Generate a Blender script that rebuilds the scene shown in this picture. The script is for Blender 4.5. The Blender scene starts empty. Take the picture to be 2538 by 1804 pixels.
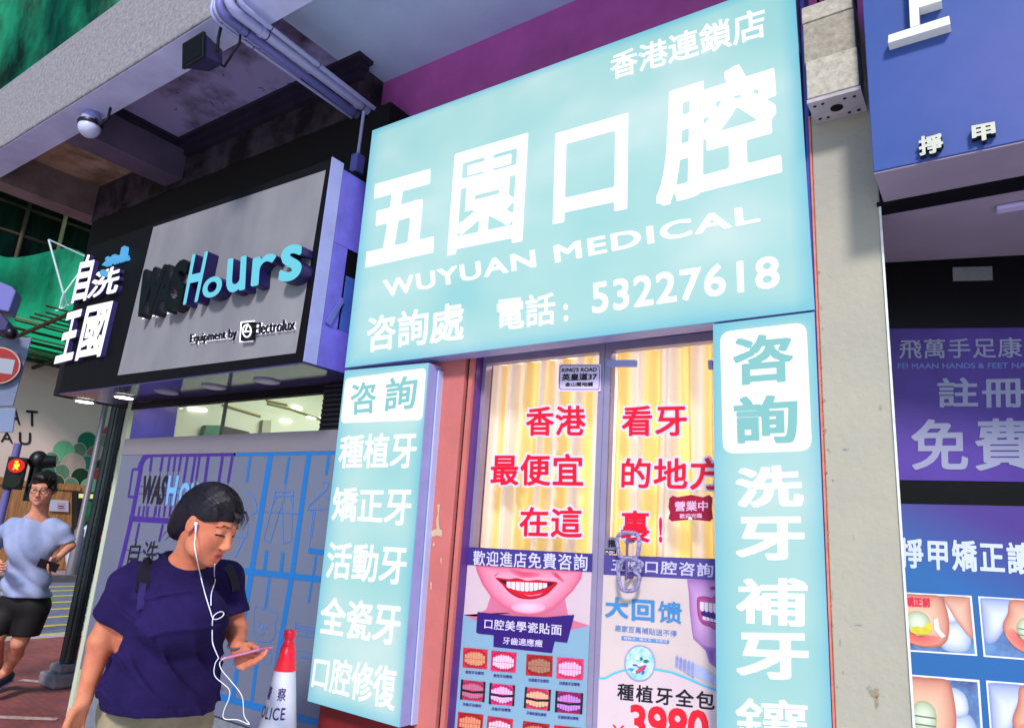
import bpy, bmesh, math, random
import numpy as np
from mathutils import Vector, Matrix
random.seed(7)
SC = bpy.context.scene
COL = SC.collection

# ------------------------------------------------------------------ camera
CAM_H = 1.52
YAW, PITCH, ROLL = math.radians(35.354), math.radians(13.804), math.radians(3.872)
FPX, PX0, PY0, PW, PH = 1729.6, 1269.0, 902.0, 2538.0, 1804.0
_cy, _sy, _cp, _sp, _cr, _sr = math.cos(YAW), math.sin(YAW), math.cos(PITCH), math.sin(PITCH), math.cos(ROLL), math.sin(ROLL)
CF = Vector((-_sy*_cp, _cy*_cp, _sp))
_r0 = Vector((_cy, _sy, 0)); _u0 = _r0.cross(CF)
CR = _cr*_r0 + _sr*_u0
CU = -_sr*_r0 + _cr*_u0
cam = bpy.data.cameras.new('camera'); camo = bpy.data.objects.new('camera', cam); COL.objects.link(camo)
cam.sensor_width = 36.0; cam.sensor_fit = 'HORIZONTAL'; cam.lens = FPX/PW*36.0
cam.clip_start = 0.05; cam.clip_end = 500
camo.matrix_world = Matrix(((CR.x, CU.x, -CF.x, 0), (CR.y, CU.y, -CF.y, 0), (CR.z, CU.z, -CF.z, CAM_H), (0, 0, 0, 1)))
SC.camera = camo

# ------------------------------------------------------------------ light
SUN_EL, SUN_AZ = math.radians(37), math.radians(28)     # azimuth: from -Y (street side) turned towards +X
w = bpy.data.worlds.new('World'); SC.world = w; w.use_nodes = True
nt = w.node_tree; bg = nt.nodes['Background']
sky = nt.nodes.new('ShaderNodeTexSky'); sky.sky_type = 'NISHITA'; sky.sun_disc = False
sky.sun_elevation = SUN_EL
SUN_DIR = Vector((math.sin(SUN_AZ)*math.cos(SUN_EL), -math.cos(SUN_AZ)*math.cos(SUN_EL), math.sin(SUN_EL)))  # towards the sun
sky.sun_rotation = math.atan2(SUN_DIR.x, SUN_DIR.y)
sky.air_density = 1.3; sky.dust_density = .6; sky.ozone_density = 6.0
nt.links.new(sky.outputs[0], bg.inputs[0]); bg.inputs[1].default_value = 0.15
sun = bpy.data.lights.new('sun', 'SUN'); suno = bpy.data.objects.new('sun', sun); COL.objects.link(suno)
sun.energy = 3.0; sun.angle = math.radians(9); sun.color = (1.0, 0.95, 0.9)
suno.rotation_euler = (-SUN_DIR).to_track_quat('-Z', 'Y').to_euler()
suno.location = (6, -8, 12)
SC.view_settings.view_transform = 'Standard'; SC.view_settings.look = 'None'
SC.view_settings.exposure = 0.25; SC.view_settings.gamma = 1.0
SC.cycles.max_bounces = 6; SC.cycles.sample_clamp_indirect = 3.0

# ------------------------------------------------------------------ measuring helpers: a photo pixel to a point on a real plane
def ray(px, py): return CF + CR*((px-PX0)/FPX) - CU*((py-PY0)/FPX)
CAMP = Vector((0, 0, CAM_H))
def onP(px, py, pt, nrm):
    d = ray(px, py); t = (Vector(pt)-CAMP).dot(Vector(nrm))/d.dot(Vector(nrm)); return CAMP + d*t
def onY(px, py, y): return onP(px, py, (0, y, 0), (0, 1, 0))
def onX(px, py, x): return onP(px, py, (x, 0, 0), (1, 0, 0))
def onZ(px, py, z): return onP(px, py, (0, 0, z), (0, 0, 1))
def dep(px, py, d): return CAMP + ray(px, py)*d
def Zm(x0, y0, s): return lambda x, y: (x0+x*s, y0+y*s)
z1 = Zm(0, 0, .42013); z2 = Zm(0, 400, .42013); z3 = Zm(0, 1000, .4951); z4 = Zm(800, 0, .5541)
z5 = Zm(740, 850, .5876); z6 = Zm(1100, 850, .5872); z7 = Zm(1700, 750, .649); z8 = Zm(1900, 0, .4927)
a1 = Zm(0, 650, .2463); a2 = Zm(0, 1000, .2463); a3 = Zm(0, 1380, .261); a6 = Zm(0, 300, .2463); a7 = Zm(420, 0, .2626)
b7 = Zm(280, 920, .2538); zc = Zm(440, 1540, .1751); h5 = Zm(280, 1060, .2709); pA = Zm(1100, 1340, .2857); pB = Zm(1460, 1340, .2857)
dR = Zm(1160, 850, .28); fT = Zm(2200, 1200, .3718); fZ = Zm(400, 1160, .18476); zE = Zm(220, 1380, .2611)

class Pl:                                   # a flat face of the place: point, normal towards the street
    def __init__(s, pt, nrm): s.pt = Vector(pt); s.n = Vector(nrm).normalized()
    def __call__(s, q, off=0.0): return onP(q[0], q[1], s.pt + s.n*off, s.n)   # a layer on the face, off metres proud of it
def PY(y): return Pl((0, y, 0), (0, -1, 0))

# ------------------------------------------------------------------ materials
def lin(c): c /= 255.0; return c/12.92 if c <= .04045 else ((c+.055)/1.055)**2.4
def rgb(c): return (lin(c[0]), lin(c[1]), lin(c[2]), 1)
MATS = {}
def M(name, c, rough=.6, var=0., scale=6., c2=None, bump=0., bscale=60., metal=0., spec=.35, emit=0., thr=None, stretch=None, trans=0.):
    if name in MATS: return MATS[name]
    m = bpy.data.materials.new(name); m.use_nodes = True; t = m.node_tree; N = t.nodes; L = t.links
    b = N['Principled BSDF']; b.inputs['Roughness'].default_value = rough; b.inputs['Metallic'].default_value = metal
    b.inputs['Specular IOR Level'].default_value = spec
    geo = N.new('ShaderNodeNewGeometry'); vec = geo.outputs['Position']
    if stretch:
        mp = N.new('ShaderNodeMapping'); mp.inputs['Scale'].default_value = stretch; L.new(vec, mp.inputs['Vector']); vec = mp.outputs[0]
    src = None
    if var > 0 or c2:
        nz = N.new('ShaderNodeTexNoise'); nz.inputs['Scale'].default_value = scale; nz.inputs['Detail'].default_value = 6; nz.inputs['Roughness'].default_value = .62
        L.new(vec, nz.inputs['Vector'])
        rp = N.new('ShaderNodeValToRGB'); A = rgb(c)
        B = rgb(c2) if c2 else tuple(max(0, x*(1-var)) for x in A[:3])+(1,)
        A2 = A if c2 else tuple(min(1, x*(1+var*.6)) for x in A[:3])+(1,)
        lo, hi = thr or (.32, .68)
        rp.color_ramp.elements[0].position = lo; rp.color_ramp.elements[0].color = B
        rp.color_ramp.elements[1].position = hi; rp.color_ramp.elements[1].color = A2
        L.new(nz.outputs['Fac'], rp.inputs[0]); src = rp.outputs[0]
        L.new(src, b.inputs['Base Color'])
    else: b.inputs['Base Color'].default_value = rgb(c)
    if emit:
        b.inputs['Emission Strength'].default_value = emit
        if src: L.new(src, b.inputs['Emission Color'])
        else: b.inputs['Emission Color'].default_value = rgb(c)
        if emit >= .8: b.inputs['Base Color'].default_value = (.02, .02, .02, 1); [t.links.remove(l) for l in list(b.inputs['Base Color'].links)]; b.inputs['Specular IOR Level'].default_value = .1
    if bump:
        n2 = N.new('ShaderNodeTexNoise'); n2.inputs['Scale'].default_value = bscale; n2.inputs['Detail'].default_value = 5
        L.new(vec, n2.inputs['Vector'])
        bp = N.new('ShaderNodeBump'); bp.inputs['Strength'].default_value = bump; bp.inputs['Distance'].default_value = .01
        L.new(n2.outputs['Fac'], bp.inputs['Height']); L.new(bp.outputs[0], b.inputs['Normal'])
    if trans: b.inputs['Transmission Weight'].default_value = trans
    MATS[name] = m; return m

# ------------------------------------------------------------------ object helpers
def meta(o, label=None, cat=None, group=None, kind=None):
    if label: o['label'] = label
    if cat: o['category'] = cat
    if group: o['group'] = group
    if kind: o['kind'] = kind
    return o
def thing(name, label, cat, loc, group=None):
    o = bpy.data.objects.new(name, None); COL.objects.link(o); o.location = loc; o.empty_display_size = .1
    return meta(o, label, cat, group)
def link(name, me, mat, parent=None, label=None):
    o = bpy.data.objects.new(name, me); COL.objects.link(o)
    for mm in (mat if isinstance(mat, (list, tuple)) else [mat]): me.materials.append(mm)
    if parent is not None:
        root = parent
        off = Vector(root.location)
        while root.parent is not None: root = root.parent; off += Vector(root.location)
        me.transform(Matrix.Translation(-off)); o.parent = parent
    else:
        # origin at the base of the thing
        if len(me.vertices):
            co = np.empty(len(me.vertices)*3, np.float32); me.vertices.foreach_get('co', co); co = co.reshape(-1, 3)
            b = Vector(((co[:, 0].min()+co[:, 0].max())/2, (co[:, 1].min()+co[:, 1].max())/2, co[:, 2].min()))
            me.transform(Matrix.Translation(-b)); o.location = b
    if label: o['label'] = label
    return o
def smooth(o, ang=None):
    me = o.data
    me.polygons.foreach_set('use_smooth', [True]*len(me.polygons))
    return o
class MB:
    """collects shapes into one mesh"""
    def __init__(s): s.v = []; s.f = []; s.sm = []
    def poly(s, pts):
        n = len(s.v); s.v += [tuple(p) for p in pts]; s.f.append(tuple(range(n, n+len(pts)))); return s
    def add(s, vs, fs):
        n = len(s.v); s.v += [tuple(p) for p in vs]; s.f += [tuple(i+n for i in f) for f in fs]; return s
    def prism(s, pts, d):
        """closed solid: polygon pts and its copy moved by d"""
        d = Vector(d); n = len(pts); P = [Vector(p) for p in pts]
        nn = sum(((P[i]-P[0]).cross(P[(i+1) % n]-P[0]) for i in range(1, n-1)), Vector())
        if nn.dot(d) > 0: P = P[::-1]
        f = [tuple(range(n)), tuple(range(2*n-1, n-1, -1))]
        f += [(i, n+i, n+(i+1) % n, (i+1) % n) for i in range(n)]
        return s.add(P+[p+d for p in P], [tuple(reversed(x)) if k > 1 else x for k, x in enumerate(f)])
    def box(s, x0, x1, y0, y1, z0, z1_):
        return s.prism([(x0, y0, z0), (x1, y0, z0), (x1, y0, z1_), (x0, y0, z1_)], (0, y1-y0, 0))
    def tube(s, pts, r, seg=10, caps=True):
        P = [Vector(p) for p in pts]; R = r if isinstance(r, (list, tuple)) else [r]*len(P)
        prev = None; rings = []; n0 = len(s.v)
        for i, p in enumerate(P):
            t = (P[min(i+1, len(P)-1)]-P[max(i-1, 0)]).normalized()
            if prev is None:
                a = Vector((0, 0, 1)) if abs(t.z) < .9 else Vector((1, 0, 0)); u = t.cross(a).normalized()
            else: u = (prev - t*prev.dot(t)).normalized()
            prev = u; v = t.cross(u)
            s.v += [tuple(p+(u*math.cos(2*math.pi*k/seg)+v*math.sin(2*math.pi*k/seg))*R[i]) for k in range(seg)]
        for i in range(len(P)-1):
            for k in range(seg):
                a = n0+i*seg+k; b = n0+i*seg+(k+1) % seg
                s.f.append((a, b, b+seg, a+seg))
        if caps:
            s.f.append(tuple(n0+k for k in reversed(range(seg)))); s.f.append(tuple(n0+(len(P)-1)*seg+k for k in range(seg)))
        return s
    def lathe(s, c, prof, seg=24, axis=(0, 0, 1)):
        """prof: (radius, height) from bottom to top"""
        ax = Vector(axis).normalized(); a = Vector((1, 0, 0)) if abs(ax.x) < .9 else Vector((0, 1, 0))
        u = ax.cross(a).normalized(); v = ax.cross(u); n0 = len(s.v); c = Vector(c)
        for r, h in prof: s.v += [tuple(c+ax*h+(u*math.cos(2*math.pi*k/seg)+v*math.sin(2*math.pi*k/seg))*r) for k in range(seg)]
        for i in range(len(prof)-1):
            for k in range(seg):
                A = n0+i*seg+k; B = n0+i*seg+(k+1) % seg; s.f.append((A, B, B+seg, A+seg))
        s.f.append(tuple(n0+k for k in reversed(range(seg)))); s.f.append(tuple(n0+(len(prof)-1)*seg+k for k in range(seg)))
        return s
    def ball(s, c, r, seg=16, rings=10):
        c = Vector(c); rr = (r, r, r) if not isinstance(r, (tuple, list)) else r
        n0 = len(s.v)
        for i in range(rings+1):
            th = math.pi*i/rings
            for k in range(seg):
                ph = 2*math.pi*k/seg; s.v.append((c.x+rr[0]*math.sin(th)*math.cos(ph), c.y+rr[1]*math.sin(th)*math.sin(ph), c.z-rr[2]*math.cos(th)))
        for i in range(rings):
            for k in range(seg):
                A = n0+i*seg+k; B = n0+i*seg+(k+1) % seg; s.f.append((A, B, B+seg, A+seg))
        return s
    def build(s, name, mat, parent=None, label=None, sm=False, bevel=0., seg=2):
        me = bpy.data.meshes.new(name); me.from_pydata(s.v, [], s.f); me.validate(); me.update()
        if sm or bevel:
            bm = bmesh.new(); bm.from_mesh(me); bmesh.ops.remove_doubles(bm, verts=bm.verts, dist=1e-5)
            if bevel: bmesh.ops.recalc_face_normals(bm, faces=bm.faces)
            bm.to_mesh(me); bm.free()
        o = link(name, me, mat, parent, label)
        if bevel:
            md = o.modifiers.new('bevel', 'BEVEL'); md.width = bevel; md.segments = seg; md.limit_method = 'ANGLE'; md.angle_limit = math.radians(40)
        if sm:
            me.polygons.foreach_set('use_smooth', [True]*len(me.polygons))
            try: me.set_sharp_from_angle(angle=math.radians(50))
            except Exception: pass
        return o
def shape(name, plane, qs, mat, parent, off, label=None, thick=None):
    """a flat cut shape lying on a plane, outlined by photo points"""
    b = MB()
    P = [plane(q, off) for q in qs]
    if thick: b.prism(P, -plane.n*thick)
    else: b.poly(P)
    me_o = b.build(name, mat, parent, label)
    return me_o
def strokes(mb, plane, segs, off):
    """thin painted lines: each ((q0, q1, ...), width in pixels)"""
    k = 0
    for qs, wpx in segs:
        for i in range(len(qs)-1):
            (xa, ya), (xb, yb) = qs[i], qs[i+1]; dx, dy = xb-xa, yb-ya; l = math.hypot(dx, dy) or 1
            e = wpx*.35 if i < len(qs)-2 or i > 0 else 0
            ux, uy = dx/l, dy/l; nx, ny = -uy*wpx/2, ux*wpx/2
            xa2, ya2, xb2, yb2 = xa-ux*e, ya-uy*e, xb+ux*e, yb+uy*e
            o2 = off + .00012*(k % 7); k += 1
            mb.poly([plane((xa2+nx, ya2+ny), o2), plane((xb2+nx, yb2+ny), o2), plane((xb2-nx, yb2-ny), o2), plane((xa2-nx, ya2-ny), o2)][::-1])
    return mb

def print_mat():
    if 'gradient_print' in MATS: return MATS['gradient_print']
    m = bpy.data.materials.new('gradient_print'); m.use_nodes = True; t = m.node_tree; b = t.nodes['Principled BSDF']
    a = t.nodes.new('ShaderNodeAttribute'); a.attribute_name = 'ink'; t.links.new(a.outputs['Color'], b.inputs['Base Color'])
    b.inputs['Roughness'].default_value = .42; b.inputs['Specular IOR Level'].default_value = .35; MATS['gradient_print'] = m; return m
def curve_pts(A, k=4, clip=None):
    """closed outline rounded through its points"""
    n = len(A); out = []
    for i in range(n):
        p0, p1, p2, p3 = A[i-1], A[i], A[(i+1) % n], A[(i+2) % n]
        for j in range(k):
            t = j/k; q = [.5*((2*p1[c])+(p2[c]-p0[c])*t+(2*p0[c]-5*p1[c]+4*p2[c]-p3[c])*t*t+(3*p1[c]-p0[c]-3*p2[c]+p3[c])*t**3) for c in (0, 1)]
            if clip: q = [min(clip[1], max(clip[0], v)) for v in q]
            out.append(tuple(q))
    return out
def blend(name, plane, A, cA, cB, parent, off, s=.2, ctr=None, n=6, pw=1.0):
    """a printed shape whose ink runs from cA at its outline to cB round its middle"""
    m = len(A)
    cx, cy = ctr or (sum(p[0] for p in A)/m, sum(p[1] for p in A)/m)
    # refine the outline
    R_ = []
    for i in range(m):
        for k in range(3): t = k/3; R_.append((A[i][0]*(1-t)+A[(i+1) % m][0]*t, A[i][1]*(1-t)+A[(i+1) % m][1]*t))
    A = R_; m = len(A); vs = []; fs = []; cs = []
    a, b = rgb(cA), rgb(cB)
    for k in range(n+1):
        t = k/n; f = 1-(1-s)*t; w = t**pw
        for p in A: vs.append(tuple(plane((cx+(p[0]-cx)*f, cy+(p[1]-cy)*f), off))); cs += [a[j]*(1-w)+b[j]*w for j in range(3)]+[1.0]
    for k in range(n):
        for i in range(m): fs.append((k*m+i, k*m+(i+1) % m, (k+1)*m+(i+1) % m, (k+1)*m+i))
    fs.append(tuple(n*m+i for i in range(m)))
    me = bpy.data.meshes.new(name); me.from_pydata(vs, [], fs); me.update()
    at = me.attributes.new('ink', 'FLOAT_COLOR', 'POINT'); at.data.foreach_set('color', cs)
    return link(name, me, print_mat(), parent)

# ------------------------------------------------------------------ lettering: glyph outlines -> weighted flat meshes
_OUT = {}
def outline(body, space):
    key = (body, space)
    if key in _OUT: return _OUT[key]
    c = bpy.data.curves.new('t', 'FONT'); c.body = body; c.resolution_u = 4; c.fill_mode = 'FRONT'; c.space_character = space
    o = bpy.data.objects.new('t', c); COL.objects.link(o)
    dg = bpy.context.evaluated_depsgraph_get(); me = bpy.data.meshes.new_from_object(o.evaluated_get(dg))
    co = np.array([v.co[:2] for v in me.vertices], float)
    cnt = {}
    for p in me.polygons:
        vs = list(p.vertices)
        for i in range(len(vs)):
            a, b = vs[i], vs[(i+1) % len(vs)]
            ka = (round(co[a][0], 4), round(co[a][1], 4)); kb = (round(co[b][0], 4), round(co[b][1], 4))
            if ka == kb: continue
            k = (ka, kb) if ka < kb else (kb, ka); cnt[k] = cnt.get(k, 0)+1
    E = np.array([k for k, n in cnt.items() if n == 1], float)      # (n, 2, 2)
    bpy.data.objects.remove(o); bpy.data.curves.remove(c); bpy.data.meshes.remove(me)
    _OUT[key] = E; return E
def glyphs(body, wt=0., res=40, space=1., square=True):
    """returns (verts2d, faces, contour segments, bbox)"""
    E = outline(body, space)
    x0, y0 = E.reshape(-1, 2).min(0); x1, y1 = E.reshape(-1, 2).max(0)
    m = abs(wt)+2.0/res; h = 1.0/res
    x0 -= m; y0 -= m; x1 += m; y1 += m
    nx, ny = int(math.ceil((x1-x0)/h))+1, int(math.ceil((y1-y0)/h))+1
    xs = x0+np.arange(nx)*h; ys = y0+np.arange(ny)*h
    F = np.full((ny, nx), -1.0)
    A = E[:, 0]; B = E[:, 1]
    for c0 in range(0, nx, res):
        xx = xs[c0:c0+res]; lo, hi = xx[0]-m-h, xx[-1]+m+h
        s = (np.minimum(A[:, 0], B[:, 0]) < hi) & (np.maximum(A[:, 0], B[:, 0]) > lo)
        if not s.any(): continue
        a = A[s]; b = B[s]; d = b-a
        X, Y = np.meshgrid(xx, ys); P = np.stack([X.ravel(), Y.ravel()], 1)
        t = np.clip(((P[:, None, :]-a[None])*d[None]).sum(2)/np.maximum((d*d).sum(1), 1e-12)[None], 0, 1)
        q = np.abs(P[:, None, :]-(a[None]+t[..., None]*d[None]))
        if square: dd = q.max(2).min(1)
        else: dd = np.sqrt((q*q).sum(2)).min(1)
        P2 = P+np.array([1.7e-6, 1.3e-6])
        c1 = (a[None, :, 0] > P2[:, None, 0]) != (b[None, :, 0] > P2[:, None, 0])
        den = np.where(np.abs(d[:, 0]) < 1e-12, 1e-12, d[:, 0])
        yi = a[None, :, 1]+(P2[:, None, 0]-a[None, :, 0])/den[None]*d[None, :, 1]
        ins = ((c1 & (P2[:, None, 1] < yi)).sum(1) % 2) == 1
        F[:, c0:c0+res] = np.where(ins, dd, -dd).reshape(X.shape)
    F = F+wt+1e-6
    V = []; Fc = []; S = []
    I = F > 0
    for j in range(ny-1):
        r = None
        q4 = I[j, :-1].astype(int)+I[j, 1:]+I[j+1, :-1]+I[j+1, 1:]
        if not q4.any(): continue
        for i in np.nonzero(q4)[0]:
            if q4[i] == 4:
                if r is not None and r[1] == i: r[1] = i+1
                else:
                    if r is not None:
                        n = len(V); V += [(xs[r[0]], ys[j]), (xs[r[1]], ys[j]), (xs[r[1]], ys[j+1]), (xs[r[0]], ys[j+1])]; Fc.append((n, n+1, n+2, n+3))
                    r = [i, i+1]
            else:
                cs = [(i, j), (i+1, j), (i+1, j+1), (i, j+1)]; pts = []; cr = []
                for k in range(4):
                    p, q_ = cs[k], cs[(k+1) % 4]; fp, fq = F[p[1], p[0]], F[q_[1], q_[0]]
                    if fp > 0: pts.append((xs[p[0]], ys[p[1]]))
                    if (fp > 0) != (fq > 0):
                        t = fp/(fp-fq); c = (xs[p[0]]+(xs[q_[0]]-xs[p[0]])*t, ys[p[1]]+(ys[q_[1]]-ys[p[1]])*t); pts.append(c); cr.append((c, fp > 0))
                if len(pts) >= 3:
                    n = len(V); V += pts; Fc.append(tuple(range(n, n+len(pts))))
                    if len(cr) == 2: S.append((cr[0][0], cr[1][0]) if cr[0][1] else (cr[1][0], cr[0][0]))
        if r is not None:
            n = len(V); V += [(xs[r[0]], ys[j]), (xs[r[1]], ys[j]), (xs[r[1]], ys[j+1]), (xs[r[0]], ys[j+1])]; Fc.append((n, n+1, n+2, n+3))
    Va = np.array(V)
    e = E.reshape(-1, 2)
    bb = (e[:, 0].min()-wt, e[:, 1].min()-wt, e[:, 0].max()+wt, e[:, 1].max()+wt)
    return Va, Fc, S, bb
def letter(name, body, mapf, mat, parent, wt=.02, res=40, space=1., square=True, depth=0., grow=None, label=None):
    """mapf(u, v, n): u, v in 0..1 over the ink box, n metres proud. depth: raised letters with side walls"""
    V, Fc, S, bb = glyphs(body, wt, res, space, square)
    if grow is not None:                     # keep the box of another weight (outlines behind letters)
        g = wt-grow; bb = (bb[0]+g, bb[1]+g, bb[2]-g, bb[3]-g)
    U = lambda p: ((p[0]-bb[0])/(bb[2]-bb[0]), (p[1]-bb[1])/(bb[3]-bb[1]))
    vs = [tuple(mapf(*U(p), depth)) for p in V]; fs = list(Fc)
    if depth:
        n = len(vs)
        for a, b in S:
            ua, ub = U(a), U(b)
            vs += [tuple(mapf(*ua, depth)), tuple(mapf(*ub, depth)), tuple(mapf(*ub, 0)), tuple(mapf(*ua, 0))]
            fs.append((n, n+1, n+2, n+3)); n += 4
    me = bpy.data.meshes.new(name); me.from_pydata(vs, [], fs); me.update()
    o = link(name, me, mat, parent, label)
    if depth and isinstance(mat, (list, tuple)) and len(mat) > 1:
        idx = [0]*len(Fc)+[1]*(len(fs)-len(Fc)); me.polygons.foreach_set('material_index', idx)
    return o
def onquad(plane, bl, br, tl, off=0., tr=None):
    """affine (or bilinear) map from the ink box to a patch of the plane seen at these photo points"""
    A, B, C = plane(bl, off), plane(br, off), plane(tl, off); n = plane.n
    D = plane(tr, off) if tr else B+C-A
    return lambda u, v, d: A*(1-u)*(1-v)+B*u*(1-v)+C*(1-u)*v+D*u*v+n*d
# ------------------------------------------------------------------ shared materials
WHITE = M('white_paint', (225, 225, 232), .5, .06, 5)
BLACK = M('black_paint', (9, 8, 13), .6, .3, 8, spec=.16)
SALMON = M('salmon_paint', (192, 106, 100), .55, .14, 3.5, bump=.12, bscale=70)
WINE = M('wine_paint', (208, 100, 180), .6, .18, 3, bump=.1, bscale=60)
LAV = M('lavender_sign_glow', (196, 220, 255), .75, .1, 2.2, bump=.15, bscale=35)  # base colour carries the bluish glow of the lightbox sign
CONC = M('speckled_concrete', (164, 160, 164), .85, c2=(112, 106, 114), scale=38, bump=.35, bscale=90, thr=(.25, .8))
ALU = M('aluminium', (176, 178, 192), .35, .05, 12, metal=.7)
LILAC = M('lilac_metal', (150, 152, 205), .45, .12, 6)
BLUEM = M('blue_grey_metal', (98, 100, 178), .42, .22, 5, bump=.08, bscale=30)
PURPLE_D = M('deep_purple_metal', (92, 52, 128), .4, .15, 6)

# ------------------------------------------------------------------ ground, road
def brick_mat():
    m = bpy.data.materials.new('brick_paving'); m.use_nodes = True; t = m.node_tree; N = t.nodes; L = t.links; b = N['Principled BSDF']
    g = N.new('ShaderNodeNewGeometry'); mp = N.new('ShaderNodeMapping'); mp.inputs['Scale'].default_value = (1, 1, 1); mp.inputs['Rotation'].default_value = (0, 0, .12)
    L.new(g.outputs['Position'], mp.inputs[0])
    br = N.new('ShaderNodeTexBrick'); br.inputs['Scale'].default_value = 4.6; br.inputs['Mortar Size'].default_value = .018; br.inputs['Bias'].default_value = .1
    br.inputs['Color1'].default_value = rgb((176, 92, 82)); br.inputs['Color2'].default_value = rgb((150, 84, 88)); br.inputs['Mortar'].default_value = rgb((118, 92, 92))
    L.new(mp.outputs[0], br.inputs['Vector'])
    nz = N.new('ShaderNodeTexNoise'); nz.inputs['Scale'].default_value = 1.6; nz.inputs['Detail'].default_value = 8; L.new(g.outputs['Position'], nz.inputs['Vector'])
    rp = N.new('ShaderNodeValToRGB'); rp.color_ramp.elements[0].position = .3; rp.color_ramp.elements[0].color = (.55, .5, .52, 1); rp.color_ramp.elements[1].position = .7; rp.color_ramp.elements[1].color = (1.1, 1.05, 1.05, 1)
    L.new(nz.outputs['Fac'], rp.inputs[0])
    mx = N.new('ShaderNodeMix'); mx.data_type = 'RGBA'; mx.blend_type = 'MULTIPLY'; mx.inputs[0].default_value = 1
    L.new(br.outputs['Color'], mx.inputs[6]); L.new(rp.outputs[0], mx.inputs[7]); L.new(mx.outputs[2], b.inputs['Base Color'])
    bp = N.new('ShaderNodeBump'); bp.inputs['Strength'].default_value = .4; bp.inputs['Distance'].default_value = .01; L.new(br.outputs['Fac'], bp.inputs['Height']); bp.invert = True; L.new(bp.outputs[0], b.inputs['Normal'])
    b.inputs['Roughness'].default_value = .6
    return m
BRICK = brick_mat()
ASPH = M('asphalt', (112, 118, 140), .8, .25, 9, bump=.3, bscale=120)
o = MB().poly([(-300, -300, -.32), (300, -300, -.32), (300, 300, -.32), (-300, 300, -.32)]).build('ground', M('ground_dirt', (95, 92, 92), .9, .2, 3)); meta(o, kind='structure')
o = MB().box(-17.2, -9.6, -80, 90, -.3, -.12).build('road', ASPH); meta(o, kind='structure')
o = MB().box(-9.4, 14, -2.6, 2.9, -.3, 0).box(-9.4, -5.9, 2.9, 40, -.3, 0).build('pavement', BRICK); meta(o, kind='structure')
KERB = M('kerb_stone', (186, 172, 172), .8, .2, 8)
o = MB().box(-9.6, -9.402, -2.6, 40, -.3, .004).build('kerb', KERB, bevel=.015); meta(o, kind='structure')
o = MB().box(-17.35, -17.202, -40, 60, -.3, .03).build('kerb', M('far_kerb_stone', (92, 84, 88), .8, .2, 8), bevel=.015); meta(o, kind='structure')
o = MB().box(-25, -17.352, -40, 60, -.3, 0).build('far_pavement', M('far_paving', (156, 132, 138), .8, .2, 2)); meta(o, kind='structure')
YEL = M('yellow_road_paint', (222, 196, 84), .7, .3, 14)
b = MB()
for k, x in enumerate((-10.05, -10.75, -11.55, -12.4, -13.25, -14.15, -15.0, -15.75)):
    wd = .15
    sl = -.09
    b.poly([(x, 2.0, -.116), (x+sl*12, 14.0, -.116), (x+sl*12-wd, 14.0, -.116), (x-wd, 2.0, -.116)][::-1])
o = b.build('road_marking', YEL); meta(o, kind='structure')
b = MB()
for pts in ([(-7.25, 3.05), (-6.75, 3.35), (-6.8, 3.42), (-7.3, 3.12)], [(-6.4, 2.2), (-5.8, 2.75), (-5.86, 2.8), (-6.45, 2.27)]):
    b.poly([(x, y, .004) for x, y in pts])
o = b.build('pavement_marking', M('worn_white_paint', (190, 160, 150), .8, .5, 20)); meta(o, kind='structure')

# unseen street and added paving before the shops, near-white to bounce light upwards
o = MB().box(-9.4, 14, -9, -2.6, -.3, -.10).build('street', M('pale_bounce_concrete', (228, 228, 232), .8, .12, 2)); meta(o, kind='structure')
o = MB().box(-3.3, 9, -2.6, 2.14, .0, .006).build('bounce_paving', M('pale_bounce_tile', (240, 238, 240), .5, .04, 2)); meta(o, kind='structure')
# ------------------------------------------------------------------ unseen building mass added to block sky light, and the shop canopy
ZC, ZB = 4.117, 3.85
o = thing('unseen_tenement_block', 'unseen concrete tenement mass behind the shops, added to block sky light', 'building', (1, 11, 0))
MB().box(-6.2, 9, 6, 16, 0, 11.5).build('wall', M('tenement_render', (150, 146, 150), .85, .2, 2), o)
cn = thing('concrete_canopy', 'stained concrete canopy with recessed bays over the shop pavement', 'canopy', (0, 1.9, 3.85))
FASC = CONC
PEEL = M('peeling_soffit_paint', (186, 160, 138), .8, c2=(126, 104, 84), scale=3.2, bump=.4, bscale=18, thr=(.38, .55))
STAIN = M('stained_soffit_paint', (170, 164, 216), .75, c2=(74, 60, 82), scale=2.6, bump=.3, bscale=22, thr=(.36, .58))
MB().box(-6.2, 7, 1.4501, 1.64, ZB, 4.42).build('fascia', FASC, cn, bevel=.012)
MB().box(-6.2, 7, 1.462, 1.638, ZB-.004, ZB+.01).build('edge_strip', M('lavender_strip_paint', (200, 204, 244), .75, .2, 3, bump=.25, bscale=25), cn)
MB().box(-4.67, 7, 1.64, 2.9, ZC, 4.44).build('soffit', STAIN, cn)
MB().box(-2.95, 7, 1.64, 2.5, ZC-.003, ZC+.02).build('sign_glow_soffit', LAV, cn)
MB().box(-6.0, -4.67, 1.64, 2.9, ZC, 4.44).build('peeling_soffit', PEEL, cn)
MB().box(-4.9, -4.67, 1.64, 2.9, ZB, ZC).build('beam', M('beam_paint', (100, 86, 110), .8, .25, 4, bump=.25, bscale=25), cn)
MB().box(-6.2, -6.0, 1.64, 2.9, ZB, 4.44).build('beam', M('edge_beam_paint', (128, 108, 108), .8, .3, 5, bump=.25, bscale=25), cn)
# moulding round the big bay
MOULD = M('dark_moulding', (46, 38, 60), .7, .3, 8)
for k, (w_, h_) in enumerate(((.05, .02), (.03, .045))):
    b = MB(); b.box(-4.669, -4.669+w_, 1.641, 2.33, ZC-h_, ZC-.001 if k == 0 else ZC-.021); b.build('moulding', MOULD, cn)
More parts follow.
